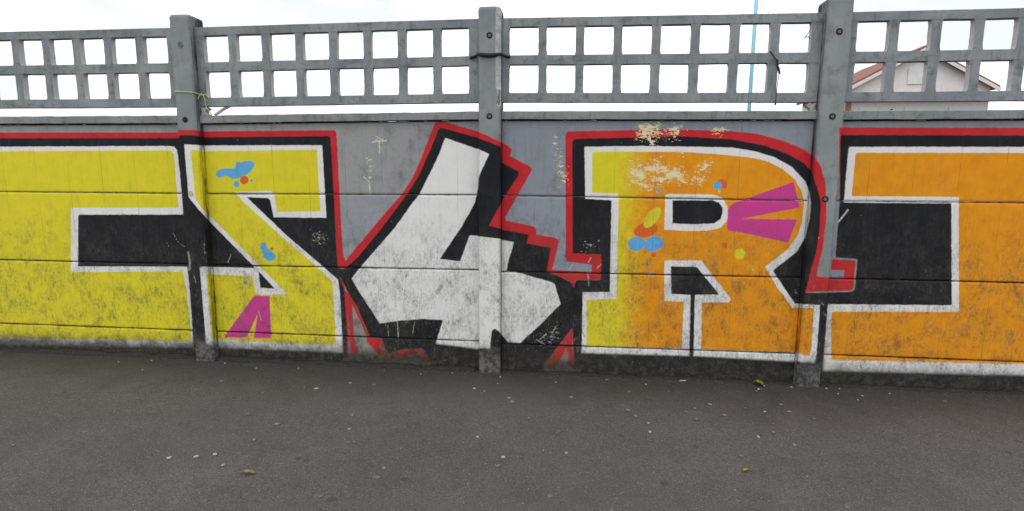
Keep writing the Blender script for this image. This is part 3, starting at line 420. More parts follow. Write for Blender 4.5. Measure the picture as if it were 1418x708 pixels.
def poly_sd(px, pz, poly):           # signed distance, positive inside
    q = np.array(poly); d = np.full(px.shape, 1e9); ins = np.zeros(px.shape, bool)
    for i in range(len(q)):
        ax, az = q[i-1]; bx, bz = q[i]; ex, ez = bx-ax, bz-az; L = ex*ex+ez*ez
        if L < 1e-12: continue
        t = np.clip(((px-ax)*ex+(pz-az)*ez)/L, 0, 1); dx, dz = px-ax-t*ex, pz-az-t*ez
        d = np.minimum(d, dx*dx+dz*dz)
        if az != bz:
            c = (az > pz) != (bz > pz); ins ^= c & (px < ax+(pz-az)*ex/(bz-az))
    d = np.sqrt(d); return np.where(ins, d, -d)
def layer_sd(px, pz, shapes):
    sd = np.full(px.shape, -.3); x0, x1, z0, z1 = px.min(), px.max(), pz.min(), pz.max()
    for s, poly in shapes:
        q = np.array(poly)
        if q[:, 0].min() > x1+.1 or q[:, 0].max() < x0-.1 or q[:, 1].min() > z1+.1 or q[:, 1].max() < z0-.1: continue
        d = poly_sd(px, pz, poly); sd = np.maximum(sd, d) if s == '+' else np.minimum(sd, -d)
    return np.clip(sd, -.3, .3)
def add_attr(me, name, arr):
    a = me.attributes.new('sd_'+name, 'FLOAT', 'POINT'); a.data.foreach_set('value', arr.astype(np.float32))

# ------------------------------------------------------------------ ground
def axis(lo, hi, dlo, dhi, step, far):
    a = list(np.arange(dlo, dhi+1e-6, step)); s, v = step, dlo; L = []
    while v > lo: s *= 1.6; v -= s; L.append(max(v, lo))
    s, v = step, dhi; H = []
    while v < hi: s *= 1.6; v += s; H.append(min(v, hi))
    return np.array(L[::-1]+a+H)
gx = axis(-300, 300, -6, 6, .08, 0); gy = axis(-300, 300, -4.5, .2, .05, 0)
XX, YY = np.meshgrid(gx, gy); near = (np.abs(XX) < 6) & (YY > -4.5) & (YY < -.12)
ZZ = np.where(near, vnoise(XX*1.3+YY*.7, 3, .003)+vnoise(YY*1.9-XX*.4, 4, .003)-.004, -.004)
nx, ny = len(gx), len(gy)
gf = [(j*nx+i, j*nx+i+1, (j+1)*nx+i+1, (j+1)*nx+i) for j in range(ny-1) for i in range(nx-1)]
ground = mesh_obj('ground', np.stack([XX.ravel(), YY.ravel(), ZZ.ravel()], 1), gf, M['asphalt'], smooth=True); ground['kind'] = 'structure'

# ------------------------------------------------------------------ posts
HW, PF, PB, PTOP = .087, -.075, .095, 2.86
def build_post(X, label, bolts, step=.012, damaged=False):
    t = thing('concrete_post', label, 'post', (X, 0, 0), 'precast concrete fence posts')
    ch = .010
    prof = [(x, PF) for x in np.linspace(-HW+ch, HW-ch, 19)] + [(HW, y) for y in np.linspace(PF+ch, .0, 9)] + [(HW, PB), (-HW, PB)] + [(-HW, y) for y in np.linspace(.0, PF+ch, 9)]
    prof = np.array(prof); zs = np.arange(-.02, PTOP+1e-6, step); n, m = len(prof), len(zs)
    sid = int(X*10)+200
    x = np.tile(prof[:, 0], m); y = np.tile(prof[:, 1], m); z = np.repeat(zs, n)
    wear = vnoise(z*9, sid, .0025)+vnoise(z*31, sid+1, .0015); corner = (np.abs(x) > HW-ch-.001) & (y < PF+ch+.001)
    x = x - np.sign(x)*corner*np.abs(wear)*1.3; y = y + corner*np.abs(vnoise(z*23, sid+2, .003))
    cap = np.clip((z-(PTOP-.025))/.025, 0, 1); x *= 1-.10*cap*cap; y = np.where(y < 0, y*(1-.12*cap*cap), y)
    bare = np.zeros_like(x)
    if damaged:                       # right arris broken away above the lattice foot, a spall below it
        top = np.clip((z-2.265)/.012, 0, 1); r = (x > HW-.040) & (y < PF+.035)
        y = y + r*top*(np.clip((x-(HW-.036))/.03, 0, 1)*.030+vnoise(z*40, 5, .004)+vnoise(z*90+x*60, 6, .003)*(x > HW-.03))
        sp = np.clip(1-np.abs(z-2.20)/.075, 0, 1)**.5; y = y + sp*np.clip((x-(HW-.030+vnoise(z*45, 8, .008)))/.012, 0, 1)*.026*(y < PF+.04)
        bare = np.maximum((top > .5)*np.clip((x-(HW-.040))/.008, 0, 1)*(y < PF+.05), (sp > .2)*np.clip((x-(HW-.032))/.01, 0, 1)*(y < PF+.05)*.6)
    V = np.stack([x, y, z], 1)
    F = [(j*n+i, j*n+(i+1) % n, (j+1)*n+(i+1) % n, (j+1)*n+i) for j in range(m-1) for i in range(n)]
    F.append(tuple(range(n))[::-1]); F.append(tuple((m-1)*n+i for i in range(n)))
    o = mesh_obj('shaft', V, F, M['post'], t)
    wx = x+X; k = np.clip((y-PF)/(-PF), 0, 1)
    for L in LAYERS:
        a = layer_sd(wx, z, POST_PAINT.get(X, {}).get(L, [])); b = layer_sd(wx, z, PANEL_PAINT[L])
        add_attr(o.data, L, a*(1-k)+b*k)
    add_attr(o.data, 'bare', bare)
    for dx, z0, cmat, rmat in bolts:
        V, F = [], []; K = 20
        for r, yy in ((.0135, -.004), (.0215, -.004), (.0235, -.001), (.0235, .004), (.0135, .004)):
            for q in range(K): a = 2*math.pi*q/K; V.append((dx+r*math.cos(a), PF+yy, z0+r*math.sin(a)))
        for s in range(5):
            for q in range(K): F.append((s*K+q, s*K+(q+1) % K, ((s+1) % 5)*K+(q+1) % K, ((s+1) % 5)*K+q))
        b = mesh_obj('bolt', V, F, M[rmat], t)
        V, F = [], []
        for r, yy in ((.0130, .004), (.0130, -.0015), (.010, -.003), (.004, -.0035)):
            for q in range(8): a = 2*math.pi*(q+.3)/8; V.append((dx+r*math.cos(a), PF+yy, z0+r*math.sin(a)))
        for s in range(3):
            for q in range(8): F.append((s*8+q, s*8+(q+1) % 8, (s+1)*8+(q+1) % 8, (s+1)*8+q))
        F.append(tuple(24+q for q in range(8))); mesh_obj('bolt_head', V, F, M[cmat], b)
    return t
D = 'bolt_dark'
BZ = [2.64, 2.05, 1.447]
build_post(-2.5, 'concrete post with lime string tied round it, between the two yellow letters', [(0, 2.629, 'bolt', 'bolt'), (-.008, 2.042, 'bolt_dark', D), (-.008, 1.444, 'bolt_white', 'bolt_white')])
p0 = build_post(0.0, 'concrete post crossing the white figure 4, with dark strap and broken edge', [(0, 2.651, 'bolt', D), (0, 2.057, 'bolt', D), (0, 1.45, 'bolt_black', 'bolt_black')], damaged=True)
V, F = tube([(HW-.016, PF+.016, 2.13), (HW-.014, PF+.014, 2.17), (HW-.016, PF+.015, 2.21), (HW-.015, PF+.016, 2.255)], .005); mesh_obj('rebar', V, F, M['rust'], p0)
build_post(2.5, 'grey concrete post at the orange R, red outline curving onto its foot', [(0, 2.627, 'bolt', D), (.003, 2.042, 'bolt', D), (.003, 1.447, 'bolt', D)])
build_post(-5.0, 'plain concrete post at the outer end of the yellow block letter', [(0, z, 'bolt', D) for z in BZ], .04)
build_post(5.0, 'plain concrete post past the orange block letter', [(0, z, 'bolt', D) for z in BZ], .04)

# ------------------------------------------------------------------ wall bays: four boards and a coping each
def build_panel(parent, x0, x1, zl0, zr0, zl1, zr1, step, seed, yf=0.0, th=.05, gap=(.003, .003)):
    nx = max(2, int((x1-x0)/step)+1); nz = max(4, int((zl1-zl0)/step)+1)
    U, W = np.meshgrid(np.linspace(0, 1, nx), np.r_[0, .008, np.linspace(.02, .98, nz), .992, 1.0]); nzz = W.shape[0]
    zlo = zl0+(zr0-zl0)*U; zhi = zl1+(zr1-zl1)*U; X = x0+(x1-x0)*U
    lo_e = vnoise(X*11, seed, .0022)+vnoise(X*43, seed+1, .0014); hi_e = vnoise(X*11, seed+2, .0022)+vnoise(X*43, seed+3, .0014)
    Zv = (zlo+np.abs(lo_e))+(zhi-np.abs(hi_e)-zlo-np.abs(lo_e))*W
    Yv = np.full_like(X, yf)+vnoise(X*1.7+Zv*2.3, seed+4, .0012)
    Yv += np.where((W < .004) | (W > .996), .006, 0)+np.where(((W > .004) & (W < .01)) | ((W > .99) & (W < .996)), .0015, 0)
    V = [np.stack([X.ravel(), Yv.ravel(), Zv.ravel()], 1)]
    idx = np.arange(nzz*nx).reshape(nzz, nx)
    A = np.stack([idx[:-1, :-1], idx[:-1, 1:], idx[1:, 1:], idx[1:, :-1]], -1).reshape(-1, 4).tolist()
    ring = np.r_[idx[0, :], idx[1:, -1], idx[-1, -2::-1], idx[-2:0:-1, 0]]; b0 = nzz*nx
    back = V[0][ring].copy(); back[:, 1] = yf+th; bt = np.r_[np.full(nx, -gap[0]), np.zeros(nzz-2), np.full(nx, gap[1]), np.zeros(nzz-2)]; back[:, 2] += bt; V = np.vstack([V[0], back]); R = len(ring)
    for i in range(R): A.append([int(ring[i]), b0+i, b0+(i+1) % R, int(ring[(i+1) % R])])
    A.append([b0+i for i in range(R)][::-1])
    o = mesh_obj('wall_panel', V, [tuple(int(q) for q in f) for f in A], M['panel'])
    o.data.polygons.foreach_set('use_smooth', [True]*(len(o.data.polygons)-R-1)+[False]*(R+1))
    for L in LAYERS: add_attr(o.data, L, layer_sd(V[:, 0], V[:, 2], PANEL_PAINT[L]))
    ed = np.minimum(Zv-zlo, zhi-Zv).ravel(); add_attr(o.data, 'edge', np.r_[ed, ed[ring]])
    return local(o, parent)
def wavy_box(name, x0, x1, y0, y1, zf0, zf1, mat, parent, seed, n=40, amp=.002):
    xs = np.linspace(x0, x1, n); V, F = [], []
    for i, x in enumerate(xs):
        a, b = zf0(x), zf1(x)
        e = [float(vnoise(x*13, seed+k, amp)) for k in range(4)]
        b_ = .005
        V += [(x, y0, a+e[0]), (x, y0+abs(e[3])*.6, b-b_+e[1]*.5), (x, y0+b_, b+e[1]), (x, y1-b_, b+e[2]), (x, y1, b-b_+e[2]), (x, y1, a)]
    for i in range(n-1):
        for k in range(6): F.append((i*6+k, (i+1)*6+k, (i+1)*6+(k+1) % 6, i*6+(k+1) % 6))
    F.append(tuple(range(6))); F.append(tuple((n-1)*6+k for k in range(6))[::-1])
    F = [f[::-1] for f in F]
    o = mesh_obj(name, V, F, mat); bm = bmesh.new(); bm.from_mesh(o.data); bmesh.ops.recalc_face_normals(bm, faces=bm.faces); bm.to_mesh(o.data); bm.free()
    return local(o, parent)
EPS = .0006
def build_bay(xa, xb, joints, label, step, seed):
    t = thing('concrete_wall_bay', label, 'wall', ((xa+xb)/2, 0, 0), 'painted concrete wall bays')
    x0, x1 = xa+HW+EPS, xb-HW-EPS; g = .0026
    lv = [(-.01, -.01)]+joints
    for i in range(4):
        (a, b), (c, d) = lv[i], lv[i+1]
        build_panel(t, x0, x1, a+(g if i else 0), b+(g if i else 0), c-(g if i < 3 else .009), d-(g if i < 3 else .009), step, seed*40+i*7, yf=[-.004, 0, .002, .001][i], gap=(g-.0002 if i else 0, g-.0002 if i < 3 else .0108))
    (a, b) = joints[-1]
    lin = lambda p, q: (lambda x: p+(q-p)*(x-x0)/(x1-x0))
    wavy_box('coping', x0, x1, -.030, .060, lin(a+.001, b+.001), lin(a+.060, b+.060), M['coping'], t, seed+900)
    return t
build_bay(-2.5, 0, [(.243, .241), (.830, .843), (1.441, 1.452), (2.020, 2.040)], 'concrete wall bay with blue splashed yellow letter, pink rays and white 4', .0075, 1)
build_bay(0, 2.5, [(.228, .237), (.834, .842), (1.450, 1.431), (2.040, 2.028)], 'concrete wall bay with yellow to orange letter R and cream flaking', .0075, 2)
build_bay(-5, -2.5, [(.243, .243), (.832, .832), (1.441, 1.441), (2.022, 2.022)], 'concrete wall bay with plain yellow block letter outlined in white', .013, 3)
build_bay(2.5, 5, [(.237, .237), (.842, .842), (1.432, 1.432), (2.026, 2.026)], 'concrete wall bay with plain orange block letter outlined in white', .013, 4)

# ------------------------------------------------------------------ lattice panels on top
def build_lattice(xa, xb, ops, zL, zR, label, seed, pad=None):
    t = thing('concrete_lattice', label, 'lattice panel', ((xa+xb)/2, 0, 2.16), 'precast concrete lattice panels')
    x0, x1 = xa+HW+EPS, xb-HW-EPS; y0, y1 = -.012, .042
    lin = lambda k: (lambda x: zL[k]+(zR[k]-zL[k])*(x-x0)/(x1-x0))
    r = random.Random(seed)
    for k in (0, 2, 4): 
        V, F = [], []; xs = np.linspace(x0, x1, 30); f0, f1 = lin(k), lin(k+1)
        for x in xs:
            e = float(vnoise(x*7, seed+k, .0015)); a, b = f0(x)+e, f1(x)+e*.4
            V += [(x, y0, a), (x, y0, b), (x, y1, b), (x, y1, a)]
        for i in range(len(xs)-1):
            for q in range(4): F.append((i*4+(q+1) % 4, (i+1)*4+(q+1) % 4, (i+1)*4+q, i*4+q))
        F += [(0, 1, 2, 3)[::-1], tuple(4*(len(xs)-1)+q for q in range(4))]
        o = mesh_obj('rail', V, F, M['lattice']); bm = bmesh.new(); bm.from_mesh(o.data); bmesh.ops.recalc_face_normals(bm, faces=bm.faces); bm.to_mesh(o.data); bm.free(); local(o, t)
    edges = [x0]+[e for p in ops for e in p]+[x1]
    for row in (1, 3):
        f0, f1 = lin(row), lin(row+1)
        for q in range(0, len(edges), 2):
            a, b = edges[q]+r.uniform(-.002, .002)*(q > 0), edges[q+1]+r.uniform(-.002, .002)*(q+2 < len(edges))
            ja, jb = r.uniform(-.002, .002), r.uniform(-.002, .002); m = (a+b)/2; zb, zt = f0(m)-.002, f1(m)+.002
            y0b, y1b = y0+.0012, y1-.0012; dr = .004
            V, F = [], []; K = 9
            for i in range(K):
                u = i/(K-1); zq = zb+(zt-zb)*u; el = 0 if q == 0 else ja+(jb-ja)*u+r.uniform(-.0012, .0012); er = 0 if q+2 >= len(edges) else ja+(jb-ja)*u+r.uniform(-.0012, .0012)
                fl_ = .006*abs(2*u-1)**8                      # small fillet where the bar meets the rail
                el -= fl_*(q > 0); er += fl_*(q+2 < len(edges)); dl, d_r = dr*(q > 0), dr*(q+2 < len(edges))
                V += [(a+el, y0b, zq), (b+er, y0b, zq), (b+er-d_r, y1b, zq), (a+el+dl, y1b, zq)]
            for i in range(K-1):
                for k in range(4): F.append((i*4+k, i*4+(k+1) % 4, (i+1)*4+(k+1) % 4, (i+1)*4+k))
            F += [(3, 2, 1, 0), tuple(4*(K-1)+k for k in range(4))]
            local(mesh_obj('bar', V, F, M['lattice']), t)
    # rough mortar squeezed out under one end
    if pad is not None:
        xe = x0 if pad == 0 else x1; sg = 1 if pad == 0 else -1; zc = (zL[0] if pad == 0 else zR[0])
        bm = bmesh.new(); bmesh.ops.create_cube(bm, size=1); bmesh.ops.subdivide_edges(bm, edges=bm.edges, cuts=5, use_grid_fill=True)
        for v in bm.verts:
            u, w_, q = v.co.x+.5, v.co.y, v.co.z+.5
            x_ = u*(.052+.018*math.sin(q*5+seed)+.008*math.sin(q*17+w_*9)); y_ = .016+w_*(.045+.008*math.sin(q*9+u*7)); z_ = zc-.0745+q*.073*(1-.25*u*(.5+.5*math.sin(u*9)))
            v.co = (xe+sg*x_, y_, z_)
        local(bm_obj('mortar_pad', bm, M['mortar'], smooth=True), t)
    return t
opsL = [(-2.349+i*.2804, -2.134+i*.2807) for i in range(8)]; opsR = [(.147+i*.2824, .366+i*.2818) for i in range(8)]
opsS = lambda a: [(a+.150+i*.2813, a+.367+i*.2813) for i in range(8)]
zl = [2.155, 2.222, 2.431, 2.502, 2.712, 2.776]; zm = [2.171, 2.239, 2.450, 2.518, 2.729, 2.790]; zr = [2.153, 2.219, 2.431, 2.502, 2.712, 2.774]
build_lattice(-2.5, 0, opsL, zl, zm, 'concrete lattice above the yellow letter and the white 4', 21, 0)
build_lattice(0, 2.5, opsR, zm, zr, 'concrete lattice with dark snagged wire above the orange R', 22, 1)
build_lattice(-5, -2.5, opsS(-5), zl, zl, 'concrete lattice above the plain yellow block letter', 23)
build_lattice(2.5, 5, opsS(2.5), zr, zr, 'concrete lattice above the plain orange block letter', 24)

# ------------------------------------------------------------------ things snagged on the fence
def add_tube(name, pts, r, mat, label, cat, seg=6):
    V, F = tube(pts, r, seg); o = mesh_obj(name, V, F, M[mat], smooth=True); set_origin(o, pts[0]); return tag(o, label, cat)
add_tube('strap', [(-.165, -.002, 2.500), (-.150, -.022, 2.505), (-.118, -.024, 2.512), (-.094, -.062, 2.516), (-.082, -.084, 2.513), (-.04, -.091, 2.506), (0, -.092, 2.503), (.05, -.090, 2.506), (.078, -.075, 2.514), (.094, -.05, 2.514), (.12, -.024, 2.508), (.145, -.02, 2.505), (.152, -.002, 2.504)],
         [.007, .010, .010, .010, .013, .015, .016, .014, .012, .010, .010, .009, .007], 'rubber', 'dark strap pulled round the post above the white 4', 'strap', 8)
s = thing('lime_string', 'thin lime green string knotted round the post beside the yellow letter', 'string', (-2.39, -.03, 2.26))
def part_tube(name, parent, pts, r, mat, seg=6):
    V, F = tube(pts, r, seg); return local(mesh_obj(name, V, F, M[mat], smooth=True), parent)
part_tube('cord', s, [(-2.592, -.02, 2.268), (-2.592, -.07, 2.267), (-2.583, -.082, 2.266), (-2.50, -.0815, 2.261), (-2.42, -.0815, 2.256), (-2.408, -.07, 2.256), (-2.400, -.04, 2.25), (-2.376, -.022, 2.245), (-2.352, -.017, 2.249), (-2.344, .0, 2.25)], .0036, 'lime')
part_tube('knot', s, [(-2.395, -.03, 2.25), (-2.388, -.034, 2.243), (-2.378, -.03, 2.252), (-2.372, -.026, 2.240), (-2.384, -.034, 2.250)], .006, 'lime')
part_tube('loose_end', s, [(-2.386, -.03, 2.247), (-2.402, -.04, 2.228), (-2.408, -.04, 2.214), (-2.398, -.04, 2.21)], .0034, 'lime')
part_tube('loose_end', s, [(-2.374, -.024, 2.247), (-2.362, -.021, 2.21), (-2.360, -.021, 2.17), (-2.352, -.022, 2.145), (-2.33, -.024, 2.115), (-2.318, -.012, 2.088)], .0034, 'lime')
part_tube('loose_end', s, [(-2.354, -.017, 2.246), (-2.335, -.018, 2.232), (-2.315, -.017, 2.222)], .003, 'lime')
# pale tape leaning from coping to lattice
V = []; F = []
for i in range(9):
    u = i/8; x, z = -2.315+.15*u, 2.088+.082*u; y = .02+.004*math.sin(u*9); tw = .25*math.sin(u*4)
    V += [(x-.006, y-.002, z+.009+tw*.006), (x+.006, y+.002, z-.009), (x+.006, y+.0035, z-.009), (x-.006, y-.0005, z+.009+tw*.006)]
for i in range(8):
    for k in range(4): F.append((i*4+k, i*4+(k+1) % 4, (i+1)*4+(k+1) % 4, (i+1)*4+k))
F += [(3, 2, 1, 0), (32, 33, 34, 35)]
o = mesh_obj('plastic_tape', V, F, M['plastic'], smooth=True); set_origin(o, (-2.31, .02, 2.088)); tag(o, 'pale plastic tape leaning on the coping under the lattice, near the lime string', 'tape')
w = thing('snagged_wire', 'dark bent wire snagged over a lattice bar above the orange R', 'wire', (2.072, -.02, 2.5))
part_tube('strand', w, [(2.060, .0, 2.516), (2.064, -.016, 2.512), (2.084, -.02, 2.480), (2.107, -.021, 2.450), (2.114, -.02, 2.425), (2.127, -.018, 2.395), (2.137, -.016, 2.372), (2.140, -.014, 2.352), (2.134, -.014, 2.356), (2.124, -.016, 2.385), (2.114, -.02, 2.415), (2.104, -.022, 2.440)], .004, 'wire')
part_tube('strand', w, [(2.102, -.022, 2.458), (2.118, -.024, 2.448), (2.110, -.024, 2.432), (2.122, -.022, 2.42), (2.118, -.02, 2.402), (2.134, -.018, 2.39)], .0045, 'wire')
part_tube('strand', w, [(2.134, -.014, 2.354), (2.127, -.018, 2.30), (2.124, -.018, 2.22), (2.122, -.018, 2.17), (2.122, -.014, 2.145), (2.124, -.014, 2.135)], .0022, 'wire')
part_tube('strand', w, [(2.124, -.014, 2.148), (2.122, -.014, 2.132)], .006, 'wire')
add_tube('twig', [(2.335, .0, 2.600), (2.318, -.01, 2.618), (2.305, -.012, 2.610), (2.290, -.013, 2.596), (2.300, -.013, 2.612), (2.318, -.012, 2.640), (2.328, -.01, 2.655)], .0024, 'wire', 'tiny dark twig caught in a lattice opening beside the post at the orange R', 'twig')

# ------------------------------------------------------------------ dirt, grit and litter at the foot
def berm(x0, x1, h, wdt, seed):
    xs = np.arange(x0, x1, .02); V, F = [], []
    for x in xs:
        hh = max(.004, h+float(vnoise(x*5, seed, h*.5)+vnoise(x*24, seed+1, h*.25))); ww = wdt*(1+float(vnoise(x*6, seed+2, .4)))
        V += [(x, -.0065, hh), (x, -.0065-ww*.35, hh*.62+float(vnoise(x*40, seed+3, .003))), (x, -.0065-ww*.75, hh*.22), (x, -.0065-ww, -.012), (x, -.0065, -.012)]
    n = len(xs)
    for i in range(n-1):
        for k in range(5): F.append((i*5+k, i*5+(k+1) % 5, (i+1)*5+(k+1) % 5, (i+1)*5+k))
    F += [tuple(range(5))[::-1], tuple((n-1)*5+k for k in range(5))]
    return V, F
BV, BF = [], []
for (a, b, h, wd_, sd2) in ((-4.9, -2.6, .024, .07, 40), (-2.40, -.10, .022, .07, 50), (.10, 2.40, .010, .05, 60), (2.6, 4.9, .014, .06, 70)):
    V, F = berm(a, b, h, wd_, sd2); k = len(BV); BV += V; BF += [tuple(q+k for q in f) for f in F]
o = mesh_obj('dirt', BV, BF, M['dirt'], smooth=True); o['kind'] = 'stuff'; o['label'] = 'dark washed up dirt along the wall foot'; o['category'] = 'dirt'
GV, GF = [], []
def stone(V, F, c, r, rr):
    k = len(V); pts = [(1,0,0),(-1,0,0),(0,1,0),(0,-1,0),(0,0,1),(0,0,-.3)]; an = rr.uniform(0, 6.28)
    for p in pts:
        x, y, z = [q*r*rr.uniform(.6, 1.2) for q in p]; V.append((c[0]+x*math.cos(an)-y*math.sin(an), c[1]+x*math.sin(an)+y*math.cos(an), c[2]+z*.6+r*.1))
    F += [tuple(k+q for q in f) for f in ((0,2,4),(2,1,4),(1,3,4),(3,0,4),(2,0,5),(1,2,5),(3,1,5),(0,3,5))]
rr = random.Random(5)
for i in range(2000):
    x = rr.uniform(-4.8, 4.8); y = -.02-abs(rr.gauss(0, .10)) if i < 1500 else -rr.uniform(.08, 4.0)
    stone(GV, GF, (x, y, 0), rr.choice([.0012, .0016, .002, .002, .003] if i >= 1500 else [.0015, .002, .003, .004, .006]), rr)
o = mesh_obj('grit', GV, GF, M['grit']); o['kind'] = 'stuff'; o['label'] = 'fine pale grit scattered over the asphalt'; o['category'] = 'grit'

def gum(x, y, r, mat, rr):
    n = 14; el = rr.uniform(.65, 1.0); an = rr.uniform(0, 3.14); V, F = [], []
    rad = [r*(1+rr.uniform(-.16, .16)) for _ in range(n)]
    for f, z in ((1.0, -.004), (.93, .0016), (.55, .0026)):
        for k in range(n):
            a = 2*math.pi*k/n; px, py = rad[k]*f*math.cos(a), rad[k]*f*el*math.sin(a)
            V.append((px*math.cos(an)-py*math.sin(an), px*math.sin(an)+py*math.cos(an), z))
    for s in range(2):
        for k in range(n): F.append((s*n+k, s*n+(k+1) % n, (s+1)*n+(k+1) % n, (s+1)*n+k))
    F.append(tuple(2*n+k for k in range(n))); F.append(tuple(range(n))[::-1])
    o = mesh_obj('gum_spot', V, F, M[mat], smooth=True); o.location = (x, y, .001)
    lab = {'gum_a': 'pale grey flattened chewing gum spot on the asphalt', 'gum_b': 'faded dark grey chewing gum spot trodden into the asphalt', 'gum_c': 'whitish chewing gum spot standing out on the asphalt'}[mat]
    return tag(o, lab, 'gum', {'gum_a': 'pale gum spots', 'gum_b': 'faded gum spots', 'gum_c': 'whitish gum spots'}[mat])
rr = random.Random(31)
spots = [(-1.252,-.559,.022,'c'),(-1.228,-1.156,.026,'a'),(-1.465,-1.598,.019,'c'),(-1.375,-1.563,.016,'c'),(-1.255,-1.669,.014,'c'),(-1.253,-1.375,.017,'a'),(-1.607,-1.631,.018,'c'),
 (-.737,-1.17,.019,'a'),(-.064,-.418,.017,'c'),(.217,-.563,.021,'a'),(.245,-.625,.026,'a'),(.101,-.16,.012,'c'),(.275,-1.406,.016,'c'),(.668,-.497,.018,'a'),(.387,-.881,.014,'a'),(.633,-1.315,.02,'a'),
 (.087,-1.182,.012,'c'),(1.169,-.865,.013,'c'),(1.16,-.99,.016,'c'),(1.822,-.981,.014,'c'),(1.649,-.51,.021,'a'),(2.166,-.57,.02,'a'),(2.154,-.45,.016,'a'),(2.284,-.67,.018,'b'),(2.004,-1.061,.02,'a'),
 (1.059,-.676,.022,'a'),(1.098,-.764,.02,'a'),(1.7,-.682,.02,'a'),(-.362,-1.597,.016,'a'),(-.368,-1.69,.03,'b'),(-2.049,-.507,.017,'a'),(-1.599,-.685,.026,'b'),(1.996,-.59,.012,'c'),(1.45,-.66,.018,'b')]
for x, y, r, k in spots: gum(x, y, r*.75, 'gum_'+k, rr)
taken = [(x, y) for x, y, _, _ in spots]; n_ = 0
while n_ < 44:
    x, y = rr.uniform(-3.2, 3.6), -rr.uniform(.2, 2.6)
    if min((x-a)**2+(y-b)**2 for a, b in taken) < .006: continue
    taken.append((x, y)); gum(x, y, rr.uniform(.007, .018), rr.choice(['gum_b', 'gum_b', 'gum_b', 'gum_a']), rr); n_ += 1
def pebble(x, y, r, rr):
    bm = bmesh.new(); bmesh.ops.create_icosphere(bm, subdivisions=1, radius=r)
    for v in bm.verts: v.co = Vector((v.co.x*1.25, v.co.y*.9, v.co.z*.65))*rr.uniform(.8, 1.15)
    lo = min(v.co.z for v in bm.verts)
    o = bm_obj('pebble', bm, M['pebble']); o.location = (x, y, -lo-.0035); o.rotation_euler.z = rr.uniform(0, 6)
    return tag(o, 'small pale stone chip lying near the wall foot', 'pebble', 'stone chips along the wall')
for x, y, r in [(-2.28,-.12,.009),(-1.95,-.2,.006),(-1.6,-.16,.006),(-.55,-.17,.006),(-.3,-.12,.007),(.1,-.3,.006),(.55,-.22,.006),(.95,-.12,.006),(1.25,-.18,.007),(1.4,-.3,.005),(2.09,-.185,.011),(2.16,-.10,.008),(2.36,-.11,.009),(2.62,-.10,.008),(2.72,-.09,.007),(2.66,-.2,.006),(2.82,-.22,.007),(2.75,-.3,.006),(3.05,-.15,.007),(-2.95,-.13,.008),(-3.2,-.2,.007),(-2.85,-.35,.006),(.02,-.46,.006),(.5,-1.3,.005),(1.5,-1.6,.005)]: pebble(x, y, r, rr)
def leaf(name, x, y, L, W, curl, mat, rz, label):
    V, F = [], []; n = 8
    for i in range(n+1):
        u = i/n; w = W*math.sin(math.pi*(u*.94+.03))**.8*(1+.12*math.sin(i*2.3)); zc = curl*math.sin(u*math.pi*1.3)*.6
        for s_, f in ((-1, 1), (-.5, .45), (0, 0), (.5, .5), (1, 1)): V.append(((u-.5)*L, s_*w/2, .002+abs(s_)**1.4*curl*(1.0 if s_ < 0 else .7)+zc+.002*math.sin(i*1.9+s_*3)))
    m = min(v[2] for v in V); V = [(a, b, c-m+.0005) for a, b, c in V]
    for i in range(n):
        for k in range(4): F.append((i*5+k, (i+1)*5+k, (i+1)*5+k+1, i*5+k+1))
    o = mesh_obj(name, V, F, M[mat], smooth=True); sol = o.modifiers.new('thickness', 'SOLIDIFY'); sol.thickness = .0008
    o.location = (x, y, 0); o.rotation_euler.z = rz; return tag(o, label, 'leaf')
leaf('leaf', 2.125, -.085, .08, .07, .018, 'leaf_green', -.5, 'crumpled yellow green leaf at the wall foot under the orange R')
leaf('leaf', -1.069, -1.736, .085, .026, .009, 'leaf_brown', .12, 'dry tan leaf, folded, on the open asphalt')
leaf('leaf', 1.616, -1.40, .045, .024, .006, 'leaf_yellow', .6, 'small yellow leaf on the open asphalt')
leaf('leaf', 2.06, -.23, .022, .014, .004, 'leaf_yellow', 1.6, 'tiny yellow leaf fragment beside the crumpled green leaf')
V, F = box(-.022, .022, -.009, .009, 0, .004); V = [(x, y+.004*math.sin(x*90), z+.008*max(0, x/.022)) for x, y, z in V]
o = mesh_obj('paper_scrap', V, F, M['paper']); o.location = (1.551, -.075, -.001); o.rotation_euler.z = -.5; tag(o, 'cream paper scrap at the wall foot below the R', 'paper')

# ------------------------------------------------------------------ beyond the fence
mast = thing('mast', 'tall cyan mast with pale ladder standing beyond the lattice', 'mast', (13.10, 35.7, 0))
V, F = tube([(13.10, 35.7, -.1), (13.10, 35.7, 19)], .13, 12); local(mesh_obj('pole', V, F, M['mast_blue'], smooth=True), mast)
for x in (13.54, 13.97):
    V, F = tube([(x, 35.75, -.1), (x, 35.75, 19)], .016, 6); local(mesh_obj('ladder_rail', V, F, M['mast_pale']), mast)
for i in range(18):
    z = 1+i*1.0; V, F = tube([(13.54, 35.75, z), (13.97, 35.75, z)], .016, 6); local(mesh_obj('rung', V, F, M['mast_pale']), mast)
for z in (4, 10, 16):
    V, F = tube([(13.12, 35.7, z), (13.54, 35.75, z)], .02, 6); local(mesh_obj('bracket', V, F, M['mast_pale']), mast)
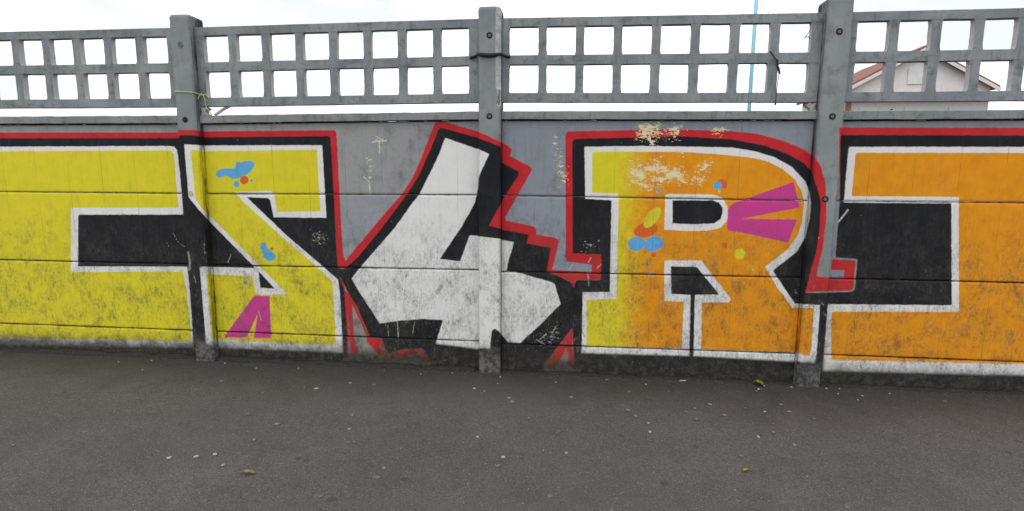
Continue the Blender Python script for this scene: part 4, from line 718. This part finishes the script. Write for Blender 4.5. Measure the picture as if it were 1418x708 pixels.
# house
hx, hy = 20.6, 30.0
h = thing('house', 'house with brown roof and brick corner seen past the orange R', 'house', (hx, hy+3, 0))
def hp(name, b, mat, parent=h):
    return local(mesh_obj(name, b[0], b[1], M[mat]), parent)
hp('wall', box(16.75, 24.5, hy, hy+6, -.05, 7.0), 'render')
V = [(16.75, hy, 7.0), (24.5, hy, 7.0), (20.62, hy, 9.1), (16.75, hy+6, 7.0), (24.5, hy+6, 7.0), (20.62, hy+6, 9.1)]
local(mesh_obj('gable', V, [(0, 1, 2), (3, 5, 4), (0, 3, 4, 1), (1, 4, 5, 2), (2, 5, 3, 0)], M['render']), h)
for sgn in (-1, 1):
    ex, ez, rx, rz_ = (20.62+sgn*4.15, 6.86, 20.62, 9.12)
    V = [(ex, hy-.35, ez), (rx, hy-.35, rz_), (rx, hy+6.35, rz_), (ex, hy+6.35, ez)]; V = V+[(a, b, c+.16) for a, b, c in V]
    r_ = local(mesh_obj('roof', V, [(0,1,2,3),(7,6,5,4),(0,4,5,1),(1,5,6,2),(2,6,7,3),(3,7,4,0)], M['roof']), h)
    V = [(ex, hy-.40, ez-.16), (rx, hy-.40, rz_-.16), (rx, hy-.36, rz_-.16), (ex, hy-.36, ez-.16)]; V = V+[(a, b, c+.20) for a, b, c in V]
    local(mesh_obj('bargeboard', V, [(0,1,2,3),(7,6,5,4),(0,4,5,1),(1,5,6,2),(2,6,7,3),(3,7,4,0)], M['render']), h)
hp('porch_roof', box(16.4, 24.9, hy-.7, hy-.01, 6.35, 6.6), 'roof')
hp('brick_pier', box(16.72, 17.02, hy-.12, hy-.01, -.05, 6.34), 'brick')
for x in (17.5, 20.0, 22.4):
    w_ = hp('window', box(x, x+1.3, hy-.06, hy-.01, 4.4, 5.9), 'render'); hp('pane', box(x+.1, x+1.2, hy-.075, hy-.062, 4.5, 5.8), 'glass', w_).matrix_parent_inverse = Matrix.Translation(-h.location)
w_ = hp('window', box(20.0, 21.2, hy-.06, hy-.01, 7.2, 8.1), 'render'); hp('pane', box(20.08, 21.12, hy-.075, hy-.062, 7.28, 8.02), 'glass', w_).matrix_parent_inverse = Matrix.Translation(-h.location)
hp('chimney', box(22.2, 22.9, hy+2.5, hy+3.2, 8.35, 9.9), 'brick')
# tree in front of it
tr = thing('tree', 'small green tree beside the house beyond the fence', 'tree', (18.0, 27.0, 0))
V, F = tube([(18.0, 27, -.1), (18.05, 27, 1.5), (17.95, 27.05, 3.0), (18.0, 27, 4.6)], [.14, .11, .09, .04], 8); local(mesh_obj('trunk', V, F, M['bark'], smooth=True), tr)
rt = random.Random(9); V, F = [], []
cl_ = [(18.0+rt.gauss(0, .55), 27+rt.gauss(0, .55), 4.2+rt.gauss(0, .6), rt.uniform(.35, .6)) for _ in range(16)]
for cx, cy, cz, cr in cl_:
    for _ in range(110):
        d = Vector((rt.gauss(0, 1), rt.gauss(0, 1), rt.gauss(0, 1))).normalized()*cr*rt.uniform(.4, 1)
        p = Vector((cx, cy, cz))+d; u = Vector((rt.gauss(0, 1), rt.gauss(0, 1), rt.gauss(0, .6))).normalized(); w2 = u.cross(Vector((rt.gauss(0, 1), rt.gauss(0, 1), rt.gauss(0, 1)))).normalized()
        k = len(V); V += [p-u*.09, p+w2*.04, p+u*.09, p-w2*.04]; F.append((k, k+1, k+2, k+3))
local(mesh_obj('crown', V, F, M['foliage']), tr)
